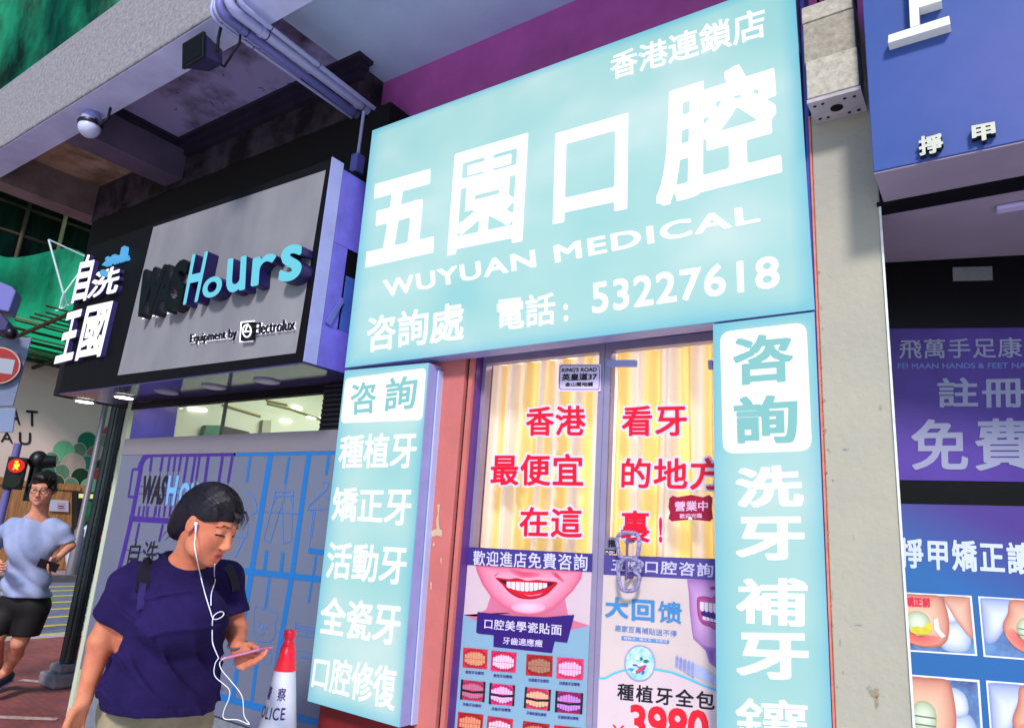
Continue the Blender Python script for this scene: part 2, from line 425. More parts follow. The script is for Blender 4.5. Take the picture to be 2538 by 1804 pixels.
# fine dark mouldings and cracks of the coffer
b = MB()
for i in range(16):
    q = (random.uniform(420, 830), random.uniform(160, 320)); p = onZ(q[0], q[1], ZC-.002)
    if -4.6 < p.x < -2.8 and 1.7 < p.y < 2.3:
        a = random.uniform(0, 3.1); l = random.uniform(.015, .05)
        b.tube([p, p+Vector((math.cos(a)*l*.5, math.sin(a)*l*.5, -.004)), p+Vector((math.cos(a+.5)*l, math.sin(a+.5)*l, -.001))], .0018, 5)
b.build('paint_flake', M('flake', (60, 50, 90), .8), cn, 'small curled paint flakes under the bay')

# upper wall of the laundry corner: band of damaged plaster, black below, cornice
WL = 2.33
lw = thing('corner_shop_wall', 'dark corner shop wall with damaged plaster band behind the laundry sign', 'wall', (-4.2, WL, 0))
MB().box(-6.0, -2.86, WL, 2.9, 3.80, ZC).build('plaster_band', M('shaded_damaged_plaster', (74, 62, 72), .85, c2=(22, 18, 22), scale=5, bump=.5, bscale=20, thr=(.4, .62)), lw)  # damaged plaster, its colour near-black to carry the shade under the canopy
MB().box(-6.0, -2.6, WL+.01, 2.9, 2.34, 3.80).build('wall', M('black_wall_paint', (9, 8, 10), .8), lw)  # plain black paint over the wall above the sign
for k, (pr_, za, zb) in enumerate(((.11, ZC-.028, ZC-.001), (.075, ZC-.055, ZC-.029), (.04, ZC-.1, ZC-.056))):
    MB().box(-4.64, -2.86+pr_*.8, WL-pr_, WL-.001, za, zb).build('cornice', MOULD, lw)
# ------------------------------------------------------------------ dental shop walls
sw = thing('shopfront_wall', 'salmon painted shopfront wall around the dental consultation doorway', 'wall', (-1.5, 2.3, 0))
MB().box(-2.86, .0, 2.5, 2.9, 2.62, ZC).build('upper_wall', WINE, sw)
DY = 2.366
ZG = onY(1300, 893, DY).z
gapx = onY(1157, 934, 2.29).x
MB().box(-2.52, gapx-.012, 2.29, 2.44, 0, 2.62).build('pier', SALMON, sw)
MB().box(gapx-.012, gapx+.002, 2.31, 2.44, 0, 2.62).build('gap', BLACK, sw)
j2 = onY(1171, 934, 2.30).x
MB().box(gapx+.002, j2, 2.30, 2.44, 0, 2.62).build('jamb', SALMON, sw)
MB().box(j2, j2+.004, 2.318, 2.44, 0, ZG+.036).build('jamb_lining', PURPLE_D, sw)
MB().box(j2, -.43, 2.30, 2.44, 2.36, 2.62).build('lintel', SALMON, sw)
MB().box(j2, -.43, 2.315, 2.44, ZG+.062, 2.358).build('lintel_trim', LILAC, sw)
MB().box(j2+.005, -.43, 2.34, 2.44, ZG+.037, ZG+.0615).build('lintel_lining', PURPLE_D, sw)
MB().box(-.52, -.425, 2.29, 2.44, 0, 2.36).build('pier', SALMON, sw)
MB().box(-2.52, -1.98, 2.285, 2.2899, 0, .79).build('plinth_panel', M('oxblood_paint', (122, 26, 30), .5, .2, 6), sw)
PEELP = M('peeled_primer', (196, 170, 142), .8, .2, 60)
R = random.Random(14)
for pts in ([(585, 682), (596, 678), (591, 740), (594, 782), (606, 792), (604, 815), (585, 812), (560, 818), (558, 796), (572, 786), (582, 780), (580, 745), (588, 720)], [(566, 846), (574, 840), (575, 852), (567, 858)], [(598, 905), (604, 903), (603, 930), (599, 926)], [(556, 1010), (562, 1005), (561, 1040), (556, 1038)]):
    shape('peeled_paint', PY(2.2885), [z5(*p) for p in pts], PEELP, sw, 0)
# lit room behind the door
rm = thing('consulting_room', 'lit pale room behind the yellow door curtains', 'room', (-1.3, 3.7, 0))
RW = M('room_wall', (220, 214, 205), .7)
MB().box(-2.0, -.5, 5.0, 5.05, .0, 2.7).build('wall', RW, rm)
MB().box(-2.05, -2.0, 2.45, 5.05, 0, 2.7).box(-.5, -.45, 2.45, 5.05, 0, 2.7).build('side_wall', RW, rm)
MB().box(-2.05, -.45, 2.45, 5.05, 2.66, 2.7).build('ceiling', RW, rm)
MB().box(-2.0, -.5, 2.45, 5.0, -.02, .003).build('floor', RW, rm)
for x in (-1.55, -1.0):
    MB().lathe((x, 2.9, 2.64), [(.07, 0), (.07, .019)], 20).build('downlight', M('lamp_glow', (255, 250, 235), emit=6), rm)
# ------------------------------------------------------------------ door
DOOR = PY(DY)
FR = M('door_frame_metal', (156, 144, 176), .35, .08, 8, metal=.35)
FRD = M('door_frame_dark', (110, 84, 132), .4, .1, 8, metal=.2)
def glass_mat(name='door_glass', tint=(1, 1, 1), refl=.9):
    m = bpy.data.materials.new(name); m.use_nodes = True; t = m.node_tree; N = t.nodes; L = t.links
    for n in list(N): N.remove(n)
    out = N.new('ShaderNodeOutputMaterial'); mx = N.new('ShaderNodeMixShader'); tr = N.new('ShaderNodeBsdfTransparent'); gl = N.new('ShaderNodeBsdfGlossy'); fr = N.new('ShaderNodeFresnel')
    tr.inputs[0].default_value = (*tint, 1); gl.inputs['Roughness'].default_value = .03; fr.inputs[0].default_value = 1.45
    gl.inputs[0].default_value = (refl, refl, refl, 1)
    ge = N.new('ShaderNodeNewGeometry'); iv = N.new('ShaderNodeMath'); iv.operation = 'SUBTRACT'; iv.inputs[0].default_value = 1; L.new(ge.outputs['Backfacing'], iv.inputs[1])
    mu = N.new('ShaderNodeMath'); mu.operation = 'MULTIPLY'; L.new(fr.outputs[0], mu.inputs[0]); L.new(iv.outputs[0], mu.inputs[1]); L.new(mu.outputs[0], mx.inputs[0]); L.new(tr.outputs[0], mx.inputs[1]); L.new(gl.outputs[0], mx.inputs[2]); L.new(mx.outputs[0], out.inputs[0]); return m
GLASS = glass_mat()
xl0, xl1 = onY(1193, 934, DY).x, onY(1496, 1000, DY).x
xr1 = -.50
LEAF = []
for nm, xa, xb, lab in (('glass_door', xl0, xl1-.001, 'left glass door leaf with red slogan lettering and smile poster'), ('glass_door', xl1+.001, xr1, 'right glass door leaf with red slogan lettering and chain lock')):
    d = thing(nm, lab, 'door', ((xa+xb)/2, DY, 0)); LEAF.append(d)
    s_ = .024
    MB().box(xa, xa+s_, DY-.002, DY+.04, .02, ZG+.035).box(xb-s_, xb, DY-.002, DY+.04, .02, ZG+.035).box(xa+s_, xb-s_, DY-.001, DY+.04, ZG+.002, ZG+.035).box(xa+s_, xb-s_, DY-.001, DY+.04, .02, .14).build('door_frame', FR, d)
    MB().box(xa+s_, xb-s_, DY+.001, DY+.009, .14, ZG+.002).build('door_pane', GLASS, d)
GP = PY(DY-.0022)     # the outer face of the panes
# curtains
def curtain(xa, xb, label, seed):
    R = random.Random(seed); n = 150; vs = []; fs = []; mi = []
    ph = R.uniform(0, 6)
    for i in range(n+1):
        x = xa+(xb-xa)*i/n; u = i/n
        for k, z in enumerate((.02, .9, 1.6, 2.1, ZG+.02)):
            a = .022*math.sin(u*46+ph+.5*math.sin(z*2.2+u*5))+.009*math.sin(u*113+ph*2)
            xx = x+.012*math.sin(u*19+z*1.7+ph)*(2.3-z)
            vs.append((xx, 2.47+a*(1.0-.25*(k == 4)), z))
    for i in range(n):
        for k in range(4):
            a = i*5+k; fs.append((a, a+5, a+6, a+1))
    # broad woven stripes of the cloth, soft at their edges
    st = []; u = 0
    while u < 1.2:
        wv = R.uniform(.03, .10); st.append((u, u+wv)); u += wv+R.uniform(.04, .09)
    A_, B_ = rgb((232, 222, 224)), rgb((247, 218, 134)); cs = []
    for i in range(n+1):
        w_ = max([min(1, max(0, (min(i/n-s0, s1-i/n)+.012)/.03)) for s0, s1 in st]+[0]); w_ = .12+.85*w_
        cs += [A_[0]*(1-w_)+B_[0]*w_, A_[1]*(1-w_)+B_[1]*w_, A_[2]*(1-w_)+B_[2]*w_, 1.0]*5
    me = bpy.data.meshes.new('curtain'); me.from_pydata(vs, [], fs); me.update()
    at = me.attributes.new('ink', 'FLOAT_COLOR', 'POINT'); at.data.foreach_set('color', cs)
    o = link('curtain', me, CURT); smooth(o); meta(o, label, 'curtain', 'curtains behind the door glass'); return o
def cloth(name, c, e):
    m = bpy.data.materials.new(name); m.use_nodes = True; t = m.node_tree; N = t.nodes; L = t.links
    b_ = N['Principled BSDF']; b_.inputs['Base Color'].default_value = rgb(c); b_.inputs['Roughness'].default_value = .9
    tl = N.new('ShaderNodeBsdfTranslucent'); tl.inputs[0].default_value = rgb(c); mx = N.new('ShaderNodeMixShader'); mx.inputs[0].default_value = .5
    L.new(b_.outputs[0], mx.inputs[1]); L.new(tl.outputs[0], mx.inputs[2]); L.new(mx.outputs[0], N['Material Output'].inputs[0]); return m
CURT = cloth('striped_curtain_cloth', (238, 226, 200), .2)
_t = CURT.node_tree; _a = _t.nodes.new('ShaderNodeAttribute'); _a.attribute_name = 'ink'
for _n in _t.nodes:
    if _n.type == 'BSDF_PRINCIPLED': _t.links.new(_a.outputs['Color'], _n.inputs['Base Color'])
    if _n.type == 'BSDF_TRANSLUCENT': _t.links.new(_a.outputs['Color'], _n.inputs[0])
CURW = cloth('white_curtain_cloth', (222, 212, 220), .2); CURY = cloth('yellow_curtain_cloth', (246, 214, 126), .3)
curtain(xl0-.05, xl1, 'yellow and white curtain behind the left door leaf', 3)
curtain(xl1, xr1+.02, 'yellow and white curtain behind the right door leaf', 5)
RL = bpy.data.lights.new('room_lamp', 'AREA'); RLo = bpy.data.objects.new('room_lamp', RL); COL.objects.link(RLo)
RL.shape = 'RECTANGLE'; RL.size = 1.2; RL.size_y = 1.2; RL.energy = 36; RL.color = (1, .97, .9); RLo.location = (-1.25, 3.6, 2.63)

# ------------------------------------------------------------------ the three light boxes
def lightbox_mat(name, strength=1.0):
    m = bpy.data.materials.new(name); m.use_nodes = True; t = m.node_tree; N = t.nodes; L = t.links; b_ = N['Principled BSDF']
    g = N.new('ShaderNodeNewGeometry'); mp = N.new('ShaderNodeMapping'); mp.inputs['Scale'].default_value = (1.1, 1, 1.6); L.new(g.outputs['Position'], mp.inputs[0])
    nz = N.new('ShaderNodeTexNoise'); nz.inputs['Scale'].default_value = 1.7; nz.inputs['Detail'].default_value = 2; L.new(mp.outputs[0], nz.inputs['Vector'])
    rp = N.new('ShaderNodeValToRGB'); E_ = rp.color_ramp.elements
    E_[0].position = .25; E_[0].color = rgb((146, 211, 217)); E_[1].position = .74; E_[1].color = rgb((200, 230, 231))
    e = E_.new(.42); e.color = rgb((163, 217, 219)); e = E_.new(.56); e.color = rgb((174, 221, 222))
    L.new(nz.outputs['Fac'], rp.inputs[0])
    # the tubes inside do not reach the rim of the box: the film is dimmer and bluer there
    at = N.new('ShaderNodeAttribute'); at.attribute_name = 'rim'
    mx = N.new('ShaderNodeMix'); mx.data_type = 'RGBA'; L.new(at.outputs['Fac'], mx.inputs[0]); L.new(rp.outputs[0], mx.inputs[6]); mx.inputs[7].default_value = rgb((66, 184, 218))
    b_.inputs['Base Color'].default_value = (.05, .05, .05, 1); b_.inputs['Roughness'].default_value = .35; b_.inputs['Specular IOR Level'].default_value = .25
    L.new(mx.outputs[2], b_.inputs['Emission Color']); b_.inputs['Emission Strength'].default_value = strength
    return m
LBOX = lightbox_mat('teal_light_film', .85)
LWHITE = M('white_light_film', (252, 255, 255), emit=.96)
LTEAL = M('teal_light_letter', (140, 208, 212), emit=.84)
SPL = PY(2.2)
def face_grid(pts, nu, nv, name, mat, parent):
    """lit film: a grid face with the distance to the rim stored on it"""
    A, B, C, D = [Vector(p) for p in pts]        # bl br tr tl
    vs = []; fs = []; rim = []
    wid, hei = (B-A).length, (D-A).length
    for j in range(nv+1):
        for i in range(nu+1):
            u, v = i/nu, j/nv
            vs.append(tuple(A*(1-u)*(1-v)+B*u*(1-v)+C*u*v+D*(1-u)*v))
            e = min(u*wid*1.0, (1-u)*wid*1.6, v*hei*1.3, (1-v)*hei*2.2)
            rim.append(max(0, 1-e/.12)**2*.62)
    for j in range(nv):
        for i in range(nu):
            a = j*(nu+1)+i; fs.append((a, a+1, a+nu+2, a+nu+1))
    me = bpy.data.meshes.new(name); me.from_pydata(vs, [], fs); me.update()
    at = me.attributes.new('rim', 'FLOAT', 'POINT'); at.data.foreach_set('value', rim)
    return link(name, me, mat, parent)
def lightbox(label, bl, br, tr, tl, depth):
    c = sum((Vector(p) for p in (bl, br, tr, tl)), Vector())/4
    t = thing('lightbox_sign', label, 'sign', (c.x, 2.25, min(bl[2], br[2])), 'teal lightbox signs of the dental shop')
    face_grid([bl, br, tr, tl], 36, 30, 'light_film', LBOX, t)
    MB().prism([Vector(p)+Vector((0, .004, 0)) for p in (bl, br, tr, tl)], (0, depth, 0)).build('sign_case', LILAC, t)
    return t
P = lambda x, y: SPL((x, y))
ms = lightbox('large teal main lightbox sign with the phone number above the doorway', P(855, 911), P(2019, 767), P(1968, -58), P(923, 324), .085)
lb0, lb1 = P(1063, 899), P(990, 1802)
lp = lightbox('narrow teal lightbox panel left of the doorway listing treatments', P(762, 1736), lb1, lb0, P(855, 918), .085)
t0, t1 = P(1767, 804), P(2018, 773)
x1b = P(1778, 1804).x; x2b = P(2062, 1804).x
rp_ = lightbox('narrow teal lightbox panel right of the doorway beside the cream pier', Vector((x1b, 2.2, .78)), Vector((x2b, 2.2, .78)), t1, t0, .085)
MB().box(-.437, -.424, 2.205, 2.28, .78, 3.5).build('edge_trim', M('blue_trim', (60, 70, 150), .4), ms)
MB().prism([lb0+Vector((.004, .058, -.02)), lb1+Vector((.004, .058, 0)), lb1+Vector((.004, .09, 0)), lb0+Vector((.004, .09, -.02))], (.008, 0, 0)).build('side_flange', M('pale_flange', (178, 184, 224), .45, .08), lp)
o2 = .004
def L3(body, q_bl, q_br, q_tl, parent=ms, mat=LWHITE, wt=.03, res=44, space=1., name='lettering', sq=True, pl=SPL, off=o2, q_tr=None):
    return letter(name, body, onquad(pl, q_bl, q_br, q_tl, off, q_tr), mat, parent, wt, res, space, sq)
# main sign
L3('五', z4(190, 1198), z4(495, 1130), z4(215, 830), q_tr=z4(505, 748), wt=.042, res=64)
L3('園', z4(555, 1145), z4(893, 1080), z4(590, 690), q_tr=z4(920, 593), wt=.022, res=64)
L3('口', z4(1028, 1005), z4(1362, 937), z4(1040, 598), q_tr=z4(1367, 505), wt=.028, res=64)
L3('腔', z4(1490, 930), z4(2058, 790), z4(1520, 400), q_tr=z4(2015, 240), wt=.034, res=72)
L3('香港連鎖店', z4(1288, 362), z4(1985, 165), z4(1285, 245), q_tr=z4(1975, 25), wt=.018)
L3('WUYUAN MEDICAL', z4(275, 1332), z4(1958, 992), z4(268, 1255), q_tr=z4(1950, 910), wt=.028, res=40, space=1.12)
L3('咨詢處', z4(195, 1578), z4(630, 1520), z4(200, 1418), q_tr=z4(635, 1345), wt=.02, res=48)
L3('電話', z4(780, 1482), z4(1040, 1450), z4(778, 1335), q_tr=z4(1040, 1305), wt=.02, res=48)
L3(':', z4(1078, 1438), z4(1098, 1435), z4(1076, 1362), wt=.03)
L3('53227618', z4(1205, 1405), z4(2045, 1285), z4(1200, 1265), q_tr=z4(2040, 1140), wt=.022, res=44, space=1.08)
# left panel
def rrect(plane, qs, off, r=.12, n=5):
    A, B, C, D = [plane(q, off) for q in qs]; out = []
    for p, a, b_ in ((A, D, B), (B, A, C), (C, B, D), (D, C, A)):
        l = min((B-A).length, (D-A).length)*r
        p0 = p+(a-p).normalized()*l; p1 = p+(b_-p).normalized()*l
        for k in range(n+1):
            t = k/n; out.append(p0*(1-t)**2+p*2*t*(1-t)+p1*t*t)
    return out
MB().poly(rrect(SPL, [z5(178, 338), z5(522, 325), z5(538, 105), z5(198, 150)], .0025)).build('white_field', LWHITE, lp)
L3('咨', z5(218, 305), z5(325, 295), z5(222, 172), lp, LTEAL, .02, 56, off=.005)
L3('詢', z5(358, 290), z5(492, 275), z5(372, 150), lp, LTEAL, .02, 56, off=.005)
L3('種植牙', z5(165, 528), z5(492, 528), z5(178, 388), lp, q_tr=z5(503, 372), wt=.02)
L3('矯正牙', z5(138, 748), z5(468, 772), z5(150, 608), lp, q_tr=z5(482, 610), wt=.02)
L3('活動牙', z5(112, 990), z5(448, 1022), z5(128, 838), lp, q_tr=z5(462, 856), wt=.02)
L3('全瓷牙', z5(85, 1225), z5(420, 1278), z5(100, 1068), lp, q_tr=z5(438, 1100), wt=.02)
L3('口腔修復', z5(52, 1452), z5(402, 1552), z5(70, 1315), lp, q_tr=z5(418, 1365), wt=.016)
# right panel
MB().poly(rrect(SPL, [z7(142, 577), z7(482, 566), z7(460, 74), z7(130, 112)], .0025, .14)).build('white_field', LWHITE, rp_)
L3('咨', z7(182, 318), z7(412, 300), z7(180, 132), rp_, LTEAL, .03, 56, q_tr=z7(405, 112), off=.005)
L3('詢', z7(188, 540), z7(430, 535), z7(180, 362), rp_, LTEAL, .03, 56, q_tr=z7(425, 345), off=.005)
L3('洗', z7(192, 782), z7(452, 780), z7(190, 632), rp_, wt=.035, res=56, q_tr=z7(440, 615))
L3('牙', z7(192, 980), z7(455, 985), z7(190, 818), rp_, wt=.035, res=56, q_tr=z7(452, 815))
L3('補', z7(192, 1222), z7(465, 1240), z7(192, 1052), rp_, wt=.024, res=56, q_tr=z7(465, 1050))
L3('牙', z7(195, 1430), z7(470, 1445), z7(190, 1258), rp_, wt=.035, res=56, q_tr=z7(468, 1262))
L3('鑲', z7(188, 1700), z7(475, 1718), z7(190, 1505), rp_, wt=.012, res=64, q_tr=z7(470, 1520))
# ------------------------------------------------------------------ lettering and stickers on the door
DL, DRR = LEAF
RED = M('red_vinyl', (222, 8, 44), .4, .05, 5); OUTL = M('pale_vinyl_outline', (206, 202, 226), .5)
def slogan(body, bl, br, tl, leaf, wt=.019):
    letter('slogan_outline', body, onquad(GP, bl, br, tl, .0015), OUTL, leaf, wt=wt+.055, grow=wt, res=36, space=1.05)
    letter('slogan', body, onquad(GP, bl, br, tl, .003), RED, leaf, wt=wt, res=44, space=1.05)
slogan('香港', dR(510, 820), dR(1040, 820), dR(515, 565), DL)
slogan('最便宜', z6(196, 598), z6(588, 606), z6(200, 470), DL)
slogan('在這', z6(318, 815), z6(582, 822), z6(322, 690), DL)
slogan('看牙', dR(1360, 822), dR(1940, 822), dR(1362, 560), DRR)
slogan('的地方', z6(748, 612), z6(1185, 622), z6(752, 485), DRR)
slogan('裏', z6(745, 838), z6(868, 842), z6(748, 705), DRR)
slogan('!', z6(908, 840), z6(922, 842), z6(908, 735), DRR, .03)
INK = M('dark_ink', (24, 20, 36), .5); NAVY = M('navy_print', (58, 50, 128), .45, .08, 4); VIOLET = M('violet_print', (50, 22, 112), .45, .1, 4)
LTYPE = M('pale_lilac_type', (205, 196, 226), .5)
# address plate
ap = thing('address_plate', 'small white street number plate reading 37 on the left door pane', 'plate', GP(dR(985, 430)))
shape('plate', GP, [dR(797, 428), dR(1172, 428), dR(1178, 187), dR(805, 187)], M('plate_white', (214, 198, 226), .4), ap, .006, thick=.004)
b = MB(); strokes(b, GP, [([dR(822, 410), dR(1150, 410), dR(1160, 395), dR(1165, 215), dR(1145, 200), dR(832, 198), dR(815, 215), dR(808, 395), dR(822, 410)], 1.4)], .0068); b.build('border', NAVY, ap)
letter('lettering', "KING'S ROAD", onquad(GP, dR(828, 258), dR(1140, 252), dR(832, 222), .0075), INK, ap, wt=.03, res=24)
letter('lettering', '英皇道37', onquad(GP, dR(828, 335), dR(1140, 328), dR(832, 272), .0075), INK, ap, wt=.03, res=32)
letter('lettering', '金山閣地舖', onquad(GP, dR(858, 385), dR(1105, 382), dR(860, 348), .0075), INK, ap, wt=.03, res=28)
# door closer plates
MB().prism([GP(q, .004) for q in (dR(1240, 215), dR(1500, 215), dR(1502, 158), dR(1242, 158))], (0, -.018, 0)).build('patch_fitting', LILAC, DRR, bevel=.002)
MB().prism([GP(q, .004) for q in (dR(2140, 240), dR(2175, 238), dR(2176, 160), dR(2140, 160))], (0, -.018, 0)).build('patch_fitting', LILAC, DRR)
# open sign
os_ = thing('open_sign', 'small crimson open for business sign hanging on the right door pane', 'sign', GP(z6(1040, 750)))
pl = [z6(948, 740), z6(955, 715), z6(948, 690), z6(952, 655), z6(966, 643), z6(985, 650), z6(1045, 640), z6(1095, 650), z6(1120, 640), z6(1133, 652), z6(1130, 700), z6(1135, 740), z6(1122, 752), z6(1040, 744), z6(962, 752)]
shape('sign_board', GP, pl, M('crimson_board', (160, 10, 56), .4, .2, 30), os_, .006, thick=.003)
letter('lettering', '營業中', onquad(GP, z6(974, 710), z6(1115, 708), z6(975, 668), .008), M('pale_pink_type', (226, 176, 204), .5), os_, wt=.025, res=30)
letter('lettering', '歡迎光臨', onquad(GP, z6(995, 740), z6(1090, 738), z6(995, 720), .008), M('pale_pink_type', (226, 176, 204)), os_, wt=.02, res=24)
MB().ball(GP(z6(1040, 742), .012), .007, 10, 6).build('suction_cup', M('clear_cup', (200, 240, 226), .2), os_)
# push sticker
ps = thing('push_sticker', 'small black and grey push sticker beside the door chain', 'sticker', GP(z6(705, 888)))
shape('sticker', GP, [z6(680, 870), z6(738, 874), z6(738, 820), z6(682, 818)], M('sticker_grey', (120, 112, 140), .4), ps, .0045)
shape('strip', GP, [z6(680, 888), z6(728, 890), z6(728, 873), z6(680, 870)], INK, ps, .0045)
letter('lettering', '推', onquad(GP, z6(692, 862), z6(724, 862), z6(692, 828), .0055), INK, ps, wt=.05, res=28)
letter('lettering', 'PUSH', onquad(GP, z6(683, 886), z6(720, 887), z6(683, 876), .0055), LTYPE, ps, wt=.03, res=16)
# handle and chain lock
hb = MB()
for s_ in (0, 1):
    a, b_ = GP(z6(775, 820), .05), GP(z6(770, 1000), .05)
hb.tube([a, b_], .0045, 10).tube([a+Vector((0, 0, -.01)), a+Vector((0, .05, -.01))], .006, 8).tube([b_+Vector((0, 0, .01)), b_+Vector((0, .05, .01))], .006, 8)
hb.build('handle', FRD, DRR, sm=True)
CHAINM = M('beaded_white_sleeve', (172, 164, 204), .35, c2=(104, 94, 148), scale=140, bump=.9, bscale=190, thr=(.35, .6))
ch = thing('chain_lock', 'pearly beaded chain lock looped round the right door handle', 'lock', GP(z6(780, 1045)))
def loop(cs, r, off):
    b = MB(); P_ = [GP(z6(*c), off) for c in cs]
    # smooth closed path
    n = len(P_); path = []
    for i in range(n):
        p0, p1, p2, p3 = P_[i-1], P_[i], P_[(i+1) % n], P_[(i+2) % n]
        for k in range(5):
            t = k/5; path.append(.5*((2*p1)+(p2-p0)*t+(2*p0-5*p1+4*p2-p3)*t*t+(3*p1-p0-3*p2+p3)*t**3))
    path.append(path[0]); b.tube(path, r, 8, False); return b
loop([(735, 815), (770, 800), (815, 808), (825, 850), (815, 900), (790, 912), (745, 900), (735, 860)], .0075, .045).build('sleeve', CHAINM, ch, sm=True)
loop([(740, 935), (780, 905), (830, 925), (835, 940), (805, 960), (825, 985), (815, 1030), (785, 1045), (750, 1035), (738, 985)], .0075, .05).build('sleeve', CHAINM, ch, sm=True)

# ------------------------------------------------------------------ smile poster on the left leaf
cir2 = lambda f, cx, cy, rx, ry, n=20: [f(cx+rx*math.cos(2*math.pi*k/n), cy+ry*math.sin(2*math.pi*k/n)) for k in range(n)]
sp = thing('smile_poster', 'tall dental poster of a red lipped smile on the left door leaf', 'poster', GP(pA(600, 1700)))
XL = lambda y: (1/1)*y
def row(y): return pA(95+ (205-95)*(1-(y-50)/1550), 0)[0]
LITE = M('poster_lilac', (204, 180, 190), .45, .06, 3); SKYB = M('poster_sky', (130, 164, 188), .45, .06, 2)
SKIN1 = M('printed_skin', (216, 130, 166), .45, c2=(226, 150, 176), scale=6); SKIN2 = M('printed_skin_shadow', (196, 92, 128), .45, .1, 8)
LIPR = M('printed_lip_red', (214, 18, 40), .3, .12, 14); TOOTH = M('printed_tooth', (226, 208, 224), .35, .06, 40)
shape('sheet', GP, [pA(60, 1900), pA(1215, 1900), pA(1290, 110), pA(200, 60)], LITE, sp, .001)
# neck, face, shading, mouth
blend('neck', GP, [pA(150, 640), pA(270, 655), pA(370, 590), pA(405, 480), pA(500, 440), pA(1000, 440), pA(1050, 500), pA(1075, 630), pA(1130, 690), pA(1270, 735), pA(1270, 790), pA(150, 760)], (206, 110, 144), (196, 104, 130), sp, .0018, .3)
blend('portrait', GP, [pA(285, 260), pA(275, 210), pA(740, 236), pA(1205, 262), pA(1190, 330), pA(1120, 430), pA(1040, 510), pA(960, 585), pA(860, 632), pA(740, 650), pA(620, 625), pA(500, 560), pA(405, 478), pA(330, 370)], (206, 84, 118), (234, 168, 192), sp, .0022, .25, pA(720, 420), 7, .6)
blend('chin', GP, cir2(pA, 735, 575, 150, 52), (228, 152, 180), (242, 190, 210), sp, .0026, .2)
blend('nose_shadow', GP, curve_pts([pA(560, 235), pA(590, 275), pA(650, 308), pA(710, 320), pA(800, 312), pA(840, 288), pA(770, 270), pA(680, 262)]), (214, 110, 140), (206, 76, 106), sp, .0028, .3)
blend('cheek_line', GP, [pA(910, 255), pA(950, 305), pA(1030, 362), pA(1055, 350), pA(1000, 290), pA(965, 258)], (216, 120, 148), (186, 60, 92), sp, .0028, .2)
blend('cheek_line', GP, [pA(430, 325), pA(440, 290), pA(500, 258), pA(455, 300)], (220, 130, 156), (190, 74, 106), sp, .0028, .2)
blend('lips', GP, curve_pts([pA(450, 318), pA(560, 330), pA(640, 322), pA(720, 345), pA(800, 338), pA(870, 345), pA(985, 358), pA(950, 410), pA(890, 465), pA(800, 500), pA(720, 505), pA(640, 490), pA(560, 440), pA(500, 370)]), (178, 10, 34), (236, 30, 48), sp, .0034, .4)
shape('mouth', GP, curve_pts([pA(480, 335), pA(600, 352), pA(720, 362), pA(850, 362), pA(955, 362), pA(900, 400), pA(820, 432), pA(720, 440), pA(640, 425), pA(560, 390)]), M('printed_dark_mouth', (70, 10, 34), .4), sp, .0042)
for i in range(9):
    u0, u1 = i/9, (i+1)/9
    xa, xb = 545+u0*350, 545+u1*350-3
    yb = lambda u: 388+50*math.sin(math.pi*min(1, max(0, u)))
    ytp = 352
    shape('teeth', GP, [pA(xa, ytp+8*u0), pA(xb, ytp+8*u1), pA(xb, yb(u1*.9+.05)+4), pA((xa+xb)/2, yb((u0+u1)/2*.9+.05)+6), pA(xa, yb(u0*.9+.05)+4)], TOOTH, sp, .005) if False else None
b = MB()
for i in range(9):
    u0, u1 = i/9, (i+1)/9; xa, xb = 545+u0*355, 545+u1*355-4
    f = lambda u: 385+50*math.sin(math.pi*(.08+.84*u))
    b.poly([GP(pA(*q), .005) for q in ((xa, 352+14*u0), (xb, 352+14*u1), (xb, f(u1)), ((xa+xb)/2, f((u0+u1)/2)+4), (xa, f(u0)))])
b.build('teeth', TOOTH, sp)
shape('lip_gloss', GP, [pA(690, 462), pA(760, 470), pA(860, 450), pA(830, 470), pA(740, 482)], M('printed_lip_light', (236, 110, 150), .3), sp, .005)
shape('header', GP, [pA(195, 205), pA(1285, 268), pA(1290, 110), pA(205, 52)], NAVY, sp, .004)
letter('lettering', '歡迎進店免費咨詢', onquad(GP, pA(252, 212), pA(1248, 262), pA(256, 82), .0055), LTYPE, sp, wt=.012, res=40, space=1.1)
b = MB(); b.poly([GP(q, .0032) for q in (pA(60, 1900), pA(1215, 1900), pA(1265, 735), pA(1110, 770), pA(700, 740), pA(275, 690), pA(145, 625))]); b.build('lower_field', SKYB, sp)
shape('banner', GP, [pA(280, 790), pA(300, 803), pA(1070, 882), pA(1132, 640), pA(880, 662), pA(600, 650), pA(292, 615)], VIOLET, sp, .005)
shape('banner', GP, [pA(430, 918), pA(938, 972), pA(965, 860), pA(432, 800)], VIOLET, sp, .0046)
letter('lettering', '口腔美學瓷貼面', onquad(GP, pA(350, 760), pA(1022, 820), pA(355, 672), .0065), LTYPE, sp, wt=.012, res=40, space=1.06)
letter('lettering', '牙齒適應癥', onquad(GP, pA(510, 893), pA(855, 922), pA(514, 830), .0065), LTYPE, sp, wt=.01, res=36)
GUM = {0: (206, 44, 66), 1: (226, 40, 96), 2: (176, 34, 36), 3: (226, 60, 104), 4: (190, 50, 90), 5: (216, 44, 110), 6: (210, 60, 90), 7: (150, 24, 96), 8: (180, 36, 36), 9: (196, 40, 70), 10: (170, 30, 40), 11: (196, 30, 40)}
TTH = {0: (206, 150, 112), 1: (228, 196, 222), 2: (160, 120, 96), 3: (214, 178, 214), 4: (180, 112, 140), 5: (214, 176, 220), 6: (222, 176, 140), 7: (186, 130, 206), 8: (212, 140, 106), 9: (216, 190, 206), 10: (190, 120, 110), 11: (214, 110, 110)}
